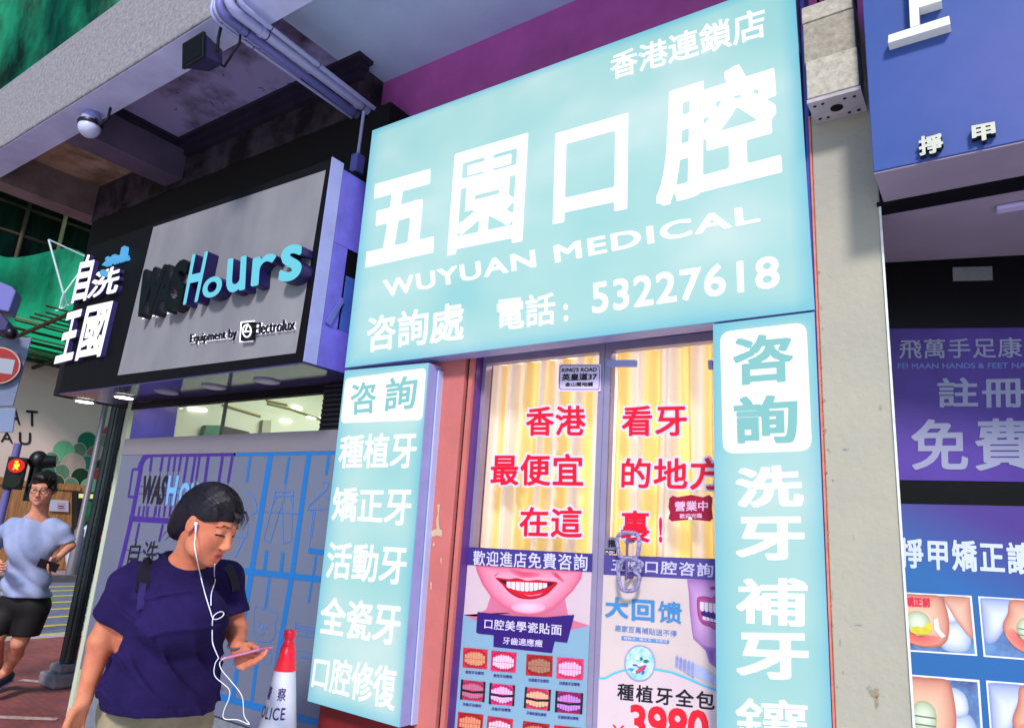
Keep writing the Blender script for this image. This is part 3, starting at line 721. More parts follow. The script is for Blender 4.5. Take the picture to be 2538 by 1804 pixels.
quads = [((162, 1095), (375, 1112), (380, 942), (168, 922)), ((405, 1125), (622, 1142), (632, 968), (412, 948)), ((710, 1162), (940, 1178), (945, 998), (718, 980)), ((975, 1190), (1210, 1206), (1216, 1024), (980, 1006)),
         ((140, 1372), (352, 1396), (362, 1222), (150, 1200)), ((388, 1412), (610, 1430), (618, 1252), (398, 1230)), ((692, 1446), (920, 1472), (930, 1290), (705, 1265)), ((962, 1482), (1200, 1502), (1210, 1320), (970, 1298)),
         ((112, 1650), (330, 1670), (345, 1505), (125, 1480)), ((365, 1680), (590, 1700), (602, 1545), (380, 1515)), ((672, 1720), (905, 1745), (918, 1590), (688, 1558)), ((945, 1760), (1180, 1780), (1195, 1620), (958, 1595))]
CAPT = ['黃斑牙治療前', '黃斑牙治療後', '四環素牙治療前', '四環素牙治療後', '牙縫牙治療前', '牙縫牙治療後', '牙齒缺損治療前', '牙齒缺損治療後']
Rt_ = random.Random(33)
for k, (A, B, C, D) in enumerate(quads):
    dark = k in (4, 5, 6, 7)
    ph = shape('teeth_photo', GP, [pA(*A), pA(*B), pA(*C), pA(*D)], M('photo_gum_%d' % k, GUM[k], .4, .35, 60), sp, .005)
    def bi(u, v): return pA((A[0]*(1-u)+B[0]*u)*(1-v)+(D[0]*(1-u)+C[0]*u)*v, (A[1]*(1-u)+B[1]*u)*(1-v)+(D[1]*(1-u)+C[1]*u)*v)
    bb = MB()
    if dark:
        b = MB(); b.poly([GP(bi(*q), .0058) for q in ((0, 0), (.1, .0), (.05, .5), (.1, 1), (0, 1))]); b.poly([GP(bi(*q), .0058) for q in ((1, 0), (.9, 0), (.97, .5), (.9, 1), (1, 1))]); b.poly([GP(bi(*q), .0066) for q in ((0, .44), (.5, .36), (1, .44), (1, .56), (.5, .46), (0, .55))]); b.build('photo_shadow', INK, ph)
    n = (8, 9, 7, 8, 10, 8, 7, 9, 8, 7, 9, 8)[k]
    gum_in = blend('gum', GP, curve_pts([bi(.06, .5), bi(.12, .85), bi(.5, .96), bi(.88, .85), bi(.94, .5), bi(.88, .14), bi(.5, .05), bi(.12, .14)], 3), tuple(int(v*.7) for v in GUM[k]), tuple(min(255, int(v*1.12)) for v in GUM[k]), ph, .0054, .5)
    for i in range(n):
        u0, u1 = .08+.84*i/n, .08+.84*(i+1)/n-.012; um = (u0+u1)/2; hgt = .30*(1-.9*(2*um-1)**2)+.06
        md = .46
        g = .06 if dark else .012
        jit = Rt_.uniform(-.03, .03); hgt += jit
        bb.poly([GP(bi(*q), .0062) for q in ((u0, md+g), (u1, md+g), (u1, md+g+hgt*.85), (um, md+g+hgt), (u0, md+g+hgt*.85))])
        bb.poly([GP(bi(*q), .0062) for q in ((u0, md-g), (u1, md-g), (u1, md-g-hgt*.75), (um, md-g-hgt*.9), (u0, md-g-hgt*.75))])
    bb.build('teeth', M('photo_tooth_%d' % k, TTH[k], .4, .15, 90), ph)
    if k < 8:
        v0, v1 = -.30, -.14
        letter('caption', CAPT[k], onquad(GP, bi(.12, v0), bi(.88, v0), bi(.12, v1), .005), NAVY, sp, wt=.02, res=20)

# ------------------------------------------------------------------ offer poster on the right leaf
op = thing('offer_poster', 'pale blue implant offer poster with red price on the right door leaf', 'poster', GP(pB(600, 1900)))
PALE = M('offer_paper', (206, 188, 186), .45, .1, 2.5); LOW = M('offer_paper_low', (212, 190, 196), .45, .05, 3)
shape('sheet', GP, [pB(60, 1950), pB(1130, 1950), pB(1100, 330), pB(125, 290)], PALE, op, .001)
shape('header', GP, [pB(125, 292), pB(1102, 342), pB(1104, 155), pB(130, 120)], M('header_navy', (78, 66, 140), .45, .08, 4), op, .002)
letter('lettering', '五園口腔咨詢', onquad(GP, pB(190, 262), pB(1078, 318), pB(195, 150), .003), M('header_type', (196, 190, 224)), op, wt=.016, res=40, space=1.12)
BLT = M('offer_blue_type', (66, 132, 190), .45, .05, 5)
letter('lettering', '大', onquad(GP, pB(138, 660), pB(340, 675), pB(142, 482), .003), BLT, op, wt=.035, res=44)
letter('lettering', '回', onquad(GP, pB(368, 690), pB(568, 706), pB(370, 503), .003), BLT, op, wt=.035, res=44)
letter('lettering', '馈', onquad(GP, pB(598, 705), pB(805, 722), pB(600, 518), .003), BLT, op, wt=.02, res=48)
letter('lettering', '廠家百萬補貼送不停', onquad(GP, pB(222, 782), pB(760, 836), pB(226, 726), .003), M('offer_slate_type', (96, 130, 186)), op, wt=.01, res=30)
shape('ribbon', GP, [pB(278, 858), pB(692, 892), pB(698, 862), pB(282, 822)], M('ribbon_blue', (84, 140, 196), .45, .1, 20), op, .0025)
letter('lettering', '種植牙 · 矯正牙 · 全瓷牙', onquad(GP, pB(300, 853), pB(680, 884), pB(302, 830), .0035), LTYPE, op, wt=.01, res=18)
PK = M('printed_face', (184, 144, 194), .45, .1, 8); PK2 = M('printed_face_shadow', (136, 96, 172), .45, .1, 8)
blend('portrait', GP, [pB(850, 335), pB(865, 450), pB(872, 600), pB(890, 760), pB(905, 850), pB(960, 900), pB(1010, 950), pB(1040, 1050), pB(1110, 1110), pB(1110, 342)], (150, 96, 168), (202, 160, 204), op, .002, .25, pB(1010, 620), 6, .6)
blend('jaw_shadow', GP, [pB(960, 895), pB(1040, 920), pB(1110, 930), pB(1110, 1110), pB(1050, 1060), pB(1020, 960)], (150, 104, 180), (120, 84, 160), op, .0026, .3)
blend('nose_shadow', GP, [pB(1040, 400), pB(1110, 385), pB(1110, 425), pB(1060, 430)], (160, 90, 150), (110, 40, 110), op, .0026, .2)
blend('lips', GP, curve_pts([pB(935, 520), pB(950, 485), pB(1010, 480), pB(1060, 495), pB(1100, 490), pB(1100, 755), pB(1050, 745), pB(985, 720), pB(945, 650)]), (150, 56, 120), (190, 90, 156), op, .0032, .5)
shape('mouth', GP, [pB(958, 520), pB(1110, 545), pB(1110, 720), pB(1040, 700), pB(975, 640)], M('printed_plum', (58, 24, 112), .4), op, .004)
b = MB()
for i in range(4): xa = 962+i*38; b.poly([GP(pB(*q), .005) for q in ((xa, 525+i*5), (xa+34, 530+i*5), (xa+34, 605+i*6), (xa+16, 612+i*6), (xa, 590+i*6))])
for i in range(4): xa = 985+i*32; b.poly([GP(pB(*q), .005) for q in ((xa, 650+i*9), (xa+28, 658+i*9), (xa+28, 690+i*7), (xa, 680+i*7))])
b.build('teeth', TOOTH, op)
n = 36
cir = lambda f, cx, cy, r, ry=None, n=32: [f(cx+r*math.cos(2*math.pi*k/n), cy+(ry or r)*math.sin(2*math.pi*k/n)) for k in range(n)]
b = MB(); b.poly([GP(q, .002) for q in (pB(60, 1950), pB(1130, 1950), pB(1104, 1300), pB(980, 1248), pB(850, 1190), pB(720, 1140), pB(580, 1112), pB(330, 1112), pB(220, 1150), pB(130, 1195), pB(85, 1197))]); b.build('lower_field', LOW, op)
b = MB(); strokes(b, GP, [([pB(85, 1192), pB(140, 1190), pB(220, 1146), pB(330, 1112), pB(580, 1112), pB(720, 1140), pB(850, 1190), pB(980, 1248), pB(1104, 1300)], 4.5)], .003); b.build('swoosh', M('cyan_line', (64, 190, 232), .4), op)
shape('implant_picture', GP, cir(pB, 440, 1060, 130, 152), M('round_cyan', (108, 186, 226), .4, c2=(210, 226, 240), scale=45), op, .0036)
b = MB(); strokes(b, GP, [(cir(pB, 440, 1060, 130, 152)+[pB(570, 1060)], 3)], .0042); b.build('picture_rim', M('rim_grey', (150, 150, 190)), op)
R = random.Random(4); cols = [(214, 76, 96), (40, 120, 96), (84, 90, 160), (236, 236, 244), (200, 60, 110), (60, 150, 210)]
for k in range(16):
    aa, rr = R.uniform(0, 6.28), R.uniform(0, 95); cx, cy = 440+rr*math.cos(aa), 1080+rr*math.sin(aa)
    shape('picture_detail', GP, [pB(cx+R.uniform(8, 36)*math.cos(t)+R.uniform(-6, 6), cy+R.uniform(6, 20)*math.sin(t)) for t in (0, 1, 2.1, 3.1, 4.2, 5.2)], M('detail_%d' % (k % 6), cols[k % 6], .4), op, .0044+.0002*k)
MODELG = M('model_grey', (140, 150, 206), .45, .2, 30)
for k in range(5): shape('tooth_model', GP, [pB(745+k*34, 1085+k*22), pB(772+k*34, 1105+k*22), pB(778+k*34, 1015+k*14), pB(765+k*34, 990+k*14), pB(750+k*34, 1005+k*14)], MODELG, op, .003)
shape('tooth_model', GP, [pB(900, 1165), pB(1110, 1260), pB(1110, 1190), pB(1010, 1110), pB(900, 1060)], M('model_pale', (168, 178, 220), .45, .1, 20), op, .0026)
letter('lettering', '種植牙全包', onquad(GP, pB(242, 1375), pB(1090, 1470), pB(248, 1228), .003), INK, op, wt=.02, res=44, space=1.2)
letter('price', '3980', onquad(GP, pB(350, 1720), pB(1040, 1800), pB(355, 1412), .003), M('price_red', (222, 24, 44), .4), op, wt=.03, res=56)
letter('price_mark', '¥', onquad(GP, pB(190, 1690), pB(300, 1700), pB(200, 1590), .003), M('price_red', (222, 24, 44)), op, wt=.0, res=36)

# ------------------------------------------------------------------ laundry corner: fascia sign
WY = 2.0
WP = PY(WY)
wsg = thing('laundry_sign', 'black corner fascia sign with grey panel and blue raised script', 'sign', (-3.8, 2.1, 2.24))
zt = onY(*z2(2000, -30), WY).z
LX, RX = onY(*z2(345, 1365), WY).x, -2.598
MB().box(LX, RX-.002, WY, 2.33, 2.236, zt).build('sign_case', BLACK, wsg)
GREYP = M('brushed_grey_panel', (142, 140, 144), .5, c2=(118, 116, 124), scale=2.2, bump=.05, bscale=14, stretch=(1, 1, .5))
shape('grey_panel', WP, [z2(693, 1262), z2(1745, 1130), z2(1922, 52), z2(905, 388)], GREYP, wsg, .004)
MB().box(RX, RX+.006, 2.0, 2.075, 2.236, zt+.01).build('corner_post', LILAC, wsg)
BPAN = M('violet_side_panel', (104, 94, 196), .45, .25, 7, bump=.06, bscale=25)
MB().box(RX, RX+.004, 2.078, 2.28, 2.86, zt-.02).build('side_panel', BPAN, wsg)
MB().box(RX, RX+.004, 2.078, 2.17, 2.44, 2.858).build('side_panel', BPAN, wsg)
MB().box(RX, RX+.004, 2.185, 2.28, 2.44, 2.72).build('side_panel', M('blue_side_panel', (64, 92, 176), .4, .2, 7), wsg)
MB().box(RX, RX+.004, 2.078, 2.28, 2.236, 2.438).build('side_panel', BPAN, wsg)
MB().prism([(RX, 2.09, 2.45), (RX, 2.17, 2.60), (RX, 2.182, 2.58), (RX, 2.12, 2.44)], (.012, 0, 0)).build('bent_flap', BLUEM, wsg)
SOFF = M('glossy_dark_soffit', (70, 62, 110), .12, .2, 4, spec=.6)
MB().box(LX+.004, RX-.006, WY+.004, 2.36, 2.226, 2.2359).build('soffit_panel', SOFF, wsg)
LIT = M('downlight_glow', (255, 246, 228), emit=7); UNLIT = M('downlight_off', (176, 170, 190), .4)
for k, x in enumerate((-5.13, -4.6, -4.1, -3.61, -3.13)):
    dl = MB().lathe((x, 2.2, 2.218), [(.062, 0), (.068, .002), (.068, .009)], 24).build('downlight', M('light_ring', (150, 145, 165), .3), wsg, sm=True)
    MB().lathe((x, 2.2, 2.216), [(.055, 0), (.055, .004)], 24).build('lens', LIT if k < 2 else UNLIT, dl)
# white lit characters at the left
def R3(body, bl, br, tl, mat, tr=None, wt=.025, depth=.03, pl=WP, parent=wsg, res=48, off=.0, name='raised_letter'):
    return letter(name, body, onquad(pl, bl, br, tl, off, tr), mat, parent, wt, res, depth=depth)
CW = M('lit_white_letter', (250, 248, 255), emit=1.1); CWs = M('letter_side', (60, 52, 110), .4)
R3('自', a1(760, 432), a1(910, 400), a6(868, 1372), [CW, CWs], a6(1015, 1345), .03)
R3('洗', a1(905, 385), a1(1222, 322), a6(1010, 1540), [CW, CWs], a6(1280, 1450), .025)
R3('王', a1(590, 1035), a1(775, 990), a1(718, 525), [CW, CWs], a1(885, 478), .03)
R3('國', a1(800, 1005), a1(1058, 958), a1(925, 458), [CW, CWs], a1(1188, 402), .025)
BLG = M('lit_blue_letter', (84, 172, 232), emit=.85)
R3('24hrs', a6(1075, 1470), a6(1315, 1400), a6(1120, 1385), BLG, a6(1300, 1330), .03, .034)
shape('raised_mark', WP, cir(a6, 1040, 1530, 40, 36, 20), BLG, wsg, .036, thick=.03)
shape('raised_mark', WP, [a6(1195, 1400), a6(1235, 1390), a6(1252, 1255), a6(1220, 1275)], BLG, wsg, .036, thick=.03)
# Hours script with dark returns; halo light behind WAS
LB = M('lit_script_face', (108, 210, 234), emit=.85); LS = M('script_side', (34, 24, 78), .35)
BLK = [M('black_letter_face', (12, 10, 18), .35), M('black_letter_side', (20, 17, 30), .35)]
HALO = M('halo_light', (235, 232, 255), emit=2.2)
FP = Pl((0, WY-.004, 0), (0, -1, 0))
def front(q, d=.1):                         # photo points of a letter's face, which stands d proud of the panel
    return q
WF = PY(WY-.072)
def script(body, bl, br, tl, mat, tr=None, wt=.02, depth=.066, sq=False):
    m_ = onquad(WF, bl, br, tl, 0, tr)
    return letter('script_letter', body, lambda u, v, d: m_(u, v, 0)+Vector((0, depth-d, 0)) if d != depth else m_(u, v, 0), mat, wsg, wt, 44, depth=depth, square=sq)
script('W', z2(775, 925), z2(925, 890), z2(848, 640), BLK, z2(985, 605), .045)
script('A', z2(890, 905), z2(985, 880), z2(955, 618), BLK, z2(1040, 598), .045)
script('S', z2(975, 888), z2(1065, 862), z2(1030, 590), BLK, z2(1120, 568), .045)
for body, bl, br, tl, tr in (('W', z2(800, 940), z2(955, 903), z2(878, 668), z2(1012, 632)), ('A', z2(920, 920), z2(1010, 893), z2(986, 646), z2(1066, 622)), ('S', z2(1000, 905), z2(1094, 875), z2(1060, 616), z2(1146, 592))):
    letter('halo', body, onquad(PY(WY-.012), bl, br, tl, 0, tr), HALO, wsg, .06, 40)
script('H', z2(1078, 848), z2(1165, 828), z2(1135, 550), [LB, LS], z2(1228, 530), .018)
script('o', z2(1185, 812), z2(1300, 795), z2(1205, 690), [LB, LS], z2(1318, 668), .022)
script('u', z2(1328, 782), z2(1445, 760), z2(1345, 575), [LB, LS], z2(1455, 555), .018)
script('r', z2(1478, 740), z2(1620, 712), z2(1492, 568), [LB, LS], z2(1632, 535), .015)
script('s', z2(1640, 722), z2(1775, 690), z2(1662, 502), [LB, LS], z2(1790, 480), .024)
for body, bl, br, tl, tr in (('Equipment by', z2(1125, 1085), z2(1400, 1058), z2(1130, 1022), z2(1402, 985)), ('Electrolux', z2(1505, 1025), z2(1742, 995), z2(1510, 955), z2(1748, 930))):
    letter('halo', body, onquad(PY(WY-.008), bl, br, tl, 0, tr), HALO, wsg, .055, 34)
    letter('raised_letter', body, onquad(PY(WY-.01), bl, br, tl, 0, tr), BLK, wsg, .008, 40, depth=.008)
shape('halo', PY(WY-.008), [z2(1412, 1068), z2(1492, 1060), z2(1502, 938), z2(1420, 946)], HALO, wsg, 0)
shape('raised_mark', PY(WY-.01), [z2(1418, 1058), z2(1484, 1050), z2(1494, 945), z2(1427, 953)], BLK[0], wsg, .022, thick=.02)
b = MB(); strokes(b, PY(WY-.032), [(cir(z2, 1456, 1000, 24, 36, 18)+[z2(1480, 1000)], 3), ([z2(1462, 960), z2(1445, 1005), z2(1470, 1002)], 3)], .002); b.build('mark_lines', HALO, wsg)

# ------------------------------------------------------------------ laundry window, pillar, hoarding
wn = thing('shop_window', 'clear upper shop window into the pale laundry above the hoarding', 'window', (-3.8, 2.37, 1.9))
xa, xb = -4.78, -2.845
MB().box(xa, xb, 2.372, 2.38, 1.85, 2.19).build('window_pane', GLASS, wn)
MB().box(xa-.03, xb+.002, 2.362, 2.40, 2.178, 2.2255).build('window_head', BLACK, wn)
MB().box(-3.745, -3.735, 2.366, 2.386, 1.9, 2.178).build('mullion', M('thin_grey', (90, 100, 90), .4), wn)
shape('blue_film', PY(2.366), [b7(160, 660), b7(592, 652), b7(635, 338), b7(212, 350)], M('blue_violet_film', (84, 78, 172), .35, .25, 4), wn, 0)
pil = thing('shop_pillar', 'black ribbed pillar between the laundry window and teal panel', 'pillar', (-2.74, 2.4, 0))
b = MB().box(-2.845, -2.53, 2.35, 2.6, 0, 2.236)
b.build('pillar_core', BLACK, pil)
b = MB()
for k in range(22): b.box(-2.843, -2.6, 2.344, 2.3499, 1.7+k*.025, 1.713+k*.025)
b.build('ribs', M('rib_black', (26, 22, 34), .4), pil)
lr = thing('laundry_room', 'pale lit laundry interior seen through the upper window', 'room', (-3.9, 4.2, 0))
LRW = M('laundry_wall', (188, 196, 176), .6, .06, 2)
MB().box(-5.3, -2.5, 6.4, 6.45, 0, 3.0).build('wall', LRW, lr); MB().box(-5.35, -5.3, 2.6, 6.45, 0, 3.0).box(-2.55, -2.5, 2.62, 6.45, 0, 3.0).build('side_wall', LRW, lr)
MB().box(-5.35, -2.5, 2.41, 6.45, 2.98, 3.02).build('ceiling', M('laundry_ceiling', (206, 208, 190), .6, .05, 2), lr)
MB().box(-5.35, -2.5, 2.41, 6.45, -.02, .003).build('floor', LRW, lr)
STRIP = M('strip_lamp', (255, 252, 240), emit=5)
for x, y, l, w_ in ((-4.6, 3.4, .5, .06), (-3.0, 3.2, .7, .05), (-3.4, 4.6, .5, .05), (-4.2, 5.2, .5, .05)):
    MB().box(x-l/2, x+l/2, y-w_, y+w_, 2.95, 2.979).build('strip_light', STRIP, lr)
WL_ = lambda q: onX(*q, -5.295)
for q0, q1, w_ in ((b7(735, 365), b7(910, 382), .012), (b7(1630, 480), b7(1740, 492), .01), (b7(1750, 345), b7(1840, 368), .014), (b7(1900, 440), b7(2030, 465), .008)):
    MB().tube([WL_(q0), WL_(q1)], w_, 8).build('strip_light', STRIP, lr, sm=True)
PGR = M('pipe_olive', (120, 116, 70), .5)
for pts in ((b7(1510, 315), b7(1740, 370), b7(2030, 470)), (b7(1070, 330), b7(1440, 440)), (b7(1500, 285), b7(1700, 330))):
    MB().tube([WL_(q) for q in pts], .01, 8).build('conduit', PGR, lr, sm=True)
MB().prism([WL_(q) for q in (b7(830, 700), b7(1010, 700), b7(1040, 530), b7(880, 528))], (.05, 0, 0)).build('green_crate', M('crate_green', (16, 100, 70), .5, .3, 20), lr)
MB().prism([WL_(q) for q in (b7(980, 700), b7(1430, 700), b7(1300, 590), b7(1040, 530))], (.03, 0, 0)).build('dark_machine', M('dark_machine_front', (30, 26, 24), .5, .4, 14), lr)
MB().prism([WL_(q) for q in (b7(1420, 640), b7(1510, 640), b7(1520, 480), b7(1440, 478))], (.04, 0, 0)).build('grey_vent', M('vent_grey', (140, 146, 124), .5), lr)
b = MB().box(-3.95, -3.55, 3.8, 4.2, 2.35, 2.5); b.build('extractor_box', M('dark_machine', (44, 44, 44), .5), lr)
MB().lathe((-4.35, 4.0, 2.1), [(.16, 0), (.22, .1), (.2, .24), (.05, .3)], 18).build('green_canister', M('green_plastic', (20, 110, 80), .4), lr)
MB().box(-3.3, -3.1, 4.2, 4.4, 2.2, 2.98).build('duct', M('duct_grey', (160, 166, 150), .5), lr)
LL = bpy.data.lights.new('laundry_lamp', 'AREA'); LLo = bpy.data.objects.new('laundry_lamp', LL); COL.objects.link(LLo)
LL.shape = 'RECTANGLE'; LL.size = 1.6; LL.size_y = 1.6; LL.energy = 60; LL.color = (.95, 1, .88); LLo.location = (-3.9, 4.3, 2.9)

HY = 2.33
HP = PY(HY)
hd = thing('hoarding', 'white hoarding in a shade-darkened tone, printed with blue washing lines under the laundry window', 'hoarding', (-3.6, HY, .56))
HW = M('shaded_white_panel', (100, 108, 130), .28, .07, 1.6, spec=.5)  # white panel, its colour greyed to stand in for the shade on it
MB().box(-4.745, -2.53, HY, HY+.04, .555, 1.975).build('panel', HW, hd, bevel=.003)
MB().box(-4.742, -2.53, HY-.003, HY-.0005, 1.80+.068, 1.974).build('top_band', M('band_satin', (118, 114, 124), .22, .05, 2, spec=.6), hd)
pz = thing('plinth', 'grey granite plinth under the white hoarding', 'plinth', (-3.6, 2.33, 0))
MB().box(-4.70, -2.53, 2.35, 2.6, 0, .545).build('plinth', M('granite', (120, 126, 138), .5, .25, 30), pz, bevel=.01)
PUR = M('purple_print', (62, 32, 134), .45, .06, 5); BLU = M('blue_print', (26, 106, 176), .45, .06, 5)
b = MB()
strokes(b, HP, [([h5(1105, 236), h5(335, 245), h5(285, 275), h5(255, 335), h5(245, 375)], 12), ([h5(255, 370), h5(175, 800), h5(110, 1080), h5(40, 1360), h5(-60, 1760)], 9.5), ([h5(165, 830), h5(530, 852), h5(900, 880)], 14)], .0012)
V_ = [(355, 338, 22, 400), (455, 432, 22, 400), (520, 500, 20, 400), (570, 552, 20, 400), (622, 600, 20, 400), (682, 645, 22, 500), (752, 715, 22, 500), (792, 760, 20, 480), (872, 838, 26, 510), (1002, 965, 24, 510), (1092, 1052, 24, 500)]
for xt, xb_, wd, yb_ in V_: strokes(b, HP, [([h5(xt, 262), h5(xb_, yb_)], wd*.27)], .0014)
for xt, xb_, wd, yb_ in V_: strokes(b, HP, [([h5(xb_, yb_), h5(xb_-40, 800)], 1.6)], .0014)
for x in (245, 285, 325, 390, 430, 478, 530): strokes(b, HP, [([h5(x, 715), h5(x-15, 815)], 4.5)], .0014)
strokes(b, HP, [([h5(245, 535), h5(640, 555)], 2), ([h5(225, 600), h5(640, 620)], 2), ([h5(185, 378), h5(255, 378)], 6), ([h5(180, 375), h5(140, 635)], 4), ([h5(135, 630), h5(215, 632)], 6), ([h5(240, 870), h5(205, 1040)], 5), ([h5(455, 880), h5(420, 1040)], 5), ([h5(100, 1110), h5(330, 1150)], 2)], .0016)
b.build('purple_graphic', PUR, hd)
b = MB()
strokes(b, HP, [([h5(1105, 236), h5(2035, 220)], 12.5), ([h5(1180, 1308), h5(1900, 1385)], 16), ([h5(1440, 255), h5(1270, 1300), h5(1120, 2150)], 13), ([h5(1790, 250), h5(1640, 1330), h5(1490, 2200)], 12), ([h5(1255, 262), h5(1222, 495)], 6), ([h5(1612, 262), h5(1575, 515)], 6), ([h5(1975, 250), h5(1950, 430)], 7),
               ([h5(1255, 1340), h5(1210, 1640)], 9), ([h5(1430, 1370), h5(1390, 1650)], 4.5), ([h5(1820, 1380), h5(1790, 1600)], 5), ([h5(1405, 1120), h5(1385, 1300)], 8), ([h5(1555, 1140), h5(1535, 1320)], 8), ([h5(1860, 1170), h5(1830, 1360)], 6), ([h5(1785, 1120), h5(1960, 1145)], 14)], .0012)
strokes(b, HP, [([zc(520, 1040), zc(1250, 1240), zc(2000, 1430)], 17), ([zc(850, 600), zc(780, 1080)], 10), ([zc(1120, 560), zc(1050, 1130)], 8), ([zc(1500, 0), zc(1400, 640)], 9)], .0012)
b.build('blue_graphic', BLU, hd)
LW = 1.7; LP = M('blue_line_print', (66, 120, 196), .45)
def drawing(nm, segs, dots=()):
    b = MB(); strokes(b, HP, segs, .002)
    for x, y, r in dots: b.poly([HP(q, .002) for q in cir(zE, x, y, r, r*1.25, 12)])
    b.build(nm, LP, hd)
drawing('trousers_drawing', [([h5(1480, 580), h5(1645, 580), h5(1645, 622), h5(1478, 622), h5(1480, 580)], 2.4), ([h5(1478, 622), h5(1378, 1020), h5(1435, 1050), h5(1545, 690), h5(1555, 1055), h5(1630, 1035), h5(1645, 622)], LW), ([h5(1505, 622), h5(1465, 695)], LW), ([h5(1615, 622), h5(1640, 700)], LW), ([h5(1575, 515), h5(1560, 690)], 1.2), ([h5(1380, 765), h5(1700, 785)], LW)])
drawing('hanger_drawing', [([h5(1920, 510), h5(1945, 490), h5(1968, 510), h5(1960, 550), h5(1940, 570), h5(1785, 720), h5(1780, 745), h5(1960, 740)], 2.6), ([h5(1925, 590), h5(1975, 655)], 2.2), ([h5(1830, 745), h5(1790, 1110)], 2.4), ([h5(1848, 770), h5(1815, 1000)], LW)])
drawing('sleeve_drawing', [([h5(1225, 590), h5(1280, 630), h5(1305, 700), h5(1315, 765), h5(1260, 795)], 2.6)])
drawing('shirt_drawing', [([h5(1235, 870), h5(1222, 995), h5(1120, 1000)], 2), ([h5(1200, 1000), h5(1115, 1180)], 3)])
zb = lambda x, y: zE(x, y)
drawing('teddy_drawing', [([zb(1565, 560), zb(1570, 490), zb(1600, 460), zb(1635, 475), zb(1640, 490), zb(1700, 495), zb(1735, 520), zb(1770, 515), zb(1792, 550), zb(1785, 600), zb(1765, 620), zb(1770, 700), zb(1755, 770), zb(1720, 800), zb(1640, 805), zb(1590, 790), zb(1560, 720), zb(1565, 560)], 1.6),
               ([zb(1612, 715), zb(1620, 728), zb(1660, 732), zb(1660, 712)], 1.6), (cir(zb, 1695, 960, 36, 60, 18)+[zb(1731, 960)], 1.6), ([zb(1600, 960), zb(1640, 990), zb(1660, 1020)], 1.6), ([zb(1690, 480), zb(1720, 200)], 1.4), ([zb(1770, 700), zb(1830, 708)], 1.4), ([zb(1630, 815), zb(1630, 900)], 1.4), ([zb(1720, 815), zb(1720, 905)], 1.4)], ((1610, 640, 12), (1645, 665, 14), (1682, 662, 11)))
drawing('towel_drawing', [([zc(1660, 40), zc(1930, 90), zc(1940, 130), zc(1670, 80)], 1.8), ([zc(1680, 120), zc(1940, 160)], 1.8), ([zc(1680, 190), zc(1920, 220)], 1.8), ([zc(1660, 0), zc(1660, 190), zc(1690, 200)], 1.8), ([zc(1700, 400), zc(1890, 440)], 2), ([zc(1700, 480), zc(1890, 520)], 2), ([zc(1820, 150), zc(1820, 215)], 1.8)])
letter('lettering', 'WAS', onquad(HP, h5(245, 692), h5(448, 705), h5(285, 435), .003, h5(512, 435)), INK, hd, wt=.035, res=40)
letter('lettering', 'H', onquad(HP, h5(480, 705), h5(556, 710), h5(512, 436), .003, h5(608, 436)), M('light_blue_print', (108, 168, 228), .45), hd, wt=.03, res=40)
letter('lettering', 'ours', onquad(HP, h5(590, 705), h5(900, 715), h5(625, 500), .003), M('light_blue_print', (108, 168, 228)), hd, wt=.02, res=30)
letter('lettering', '自洗', onquad(HP, h5(118, 1275), h5(370, 1290), h5(165, 1040), .003, h5(430, 1030)), INK, hd, wt=.004, res=40)
letter('lettering', '24 hours', onquad(HP, h5(150, 612), h5(185, 400), h5(170, 612), .003), PUR, hd, wt=.004, res=24) if False else None
bp_ = MB(); strokes(bp_, HP, [(cir(zc, 625, 950, 14, 18, 14)+[zc(639, 950)], 1)], .002); bp_.build('rivet', M('rivet', (60, 60, 110)), hd)
# ------------------------------------------------------------------ right side: pier, bracket box, nail shop
pr = thing('pier', 'cream plastered pier between the teal lightbox and nail shop', 'pier', (-.33, 2.4, 0))
CREAM = M('cream_plaster', (174, 168, 148), .75, c2=(158, 153, 142), scale=1.6, bump=.3, bscale=45)
xl = -.418
b = MB(); xr0 = -.1035*2.2-.004
b.prism([(xl, 2.2, 0), (xr0, 2.2, 0), (-.1045*2.7-.004, 2.7, 0), (xl, 2.7, 0)], (0, 0, 2.94)).build('shaft', CREAM, pr, bevel=.004)
MB().box(xl-.006, xl-.0005, 2.196, 2.3, 0, 2.93).build('painted_edge', M('orange_edge_paint', (214, 120, 96), .6, .25, 30), pr)
MB().box(xr0-.003, xr0+.003, 2.194, 2.1995, 0, 2.56).build('corner_bead', M('corner_bead_white', (222, 224, 220), .4, .2, 40), pr)
b = MB(); R = random.Random(9)
for i in range(44):                                # flaked paint along the orange edge
    z = R.uniform(.9, 2.75); x = xl+abs(R.gauss(0, .009)); s_ = R.uniform(.001, .0045)
    b.poly([(x+s_*math.cos(t)*R.uniform(.6, 1.2), 2.1992-.0003*(i % 3), z+s_*math.sin(t)*R.uniform(.6, 1.6)) for t in (0, 1.1, 2.2, 3.2, 4.3, 5.3)])
b.build('flaked_paint', M('flake_brown', (160, 124, 104), .8), pr)['kind'] = 'stuff'
SMG = M('plaster_smudge', (150, 134, 108), .8, .2, 60); SMG2 = M('plaster_scuff', (150, 152, 148), .8, .2, 60)
R = random.Random(21)
for (x, y, sx, sy, m_) in ((720, 1490, 26, 22, SMG), (728, 1525, 9, 26, SMG), (700, 1470, 12, 10, SMG2), (590, 1300, 5, 16, SMG2), (640, 900, 3, 12, SMG2), (610, 560, 14, 4, SMG2), (745, 400, 10, 12, SMG2), (560, 1120, 4, 20, SMG2), (660, 1230, 18, 3, SMG2)):
    pts = [z7(x+sx*math.cos(t)*R.uniform(.5, 1.1), y+sy*math.sin(t)*R.uniform(.5, 1.1)) for t in np.linspace(0, 6.0, 12)]
    shape('smudge', PY(2.1985), pts, m_, pr, 0)
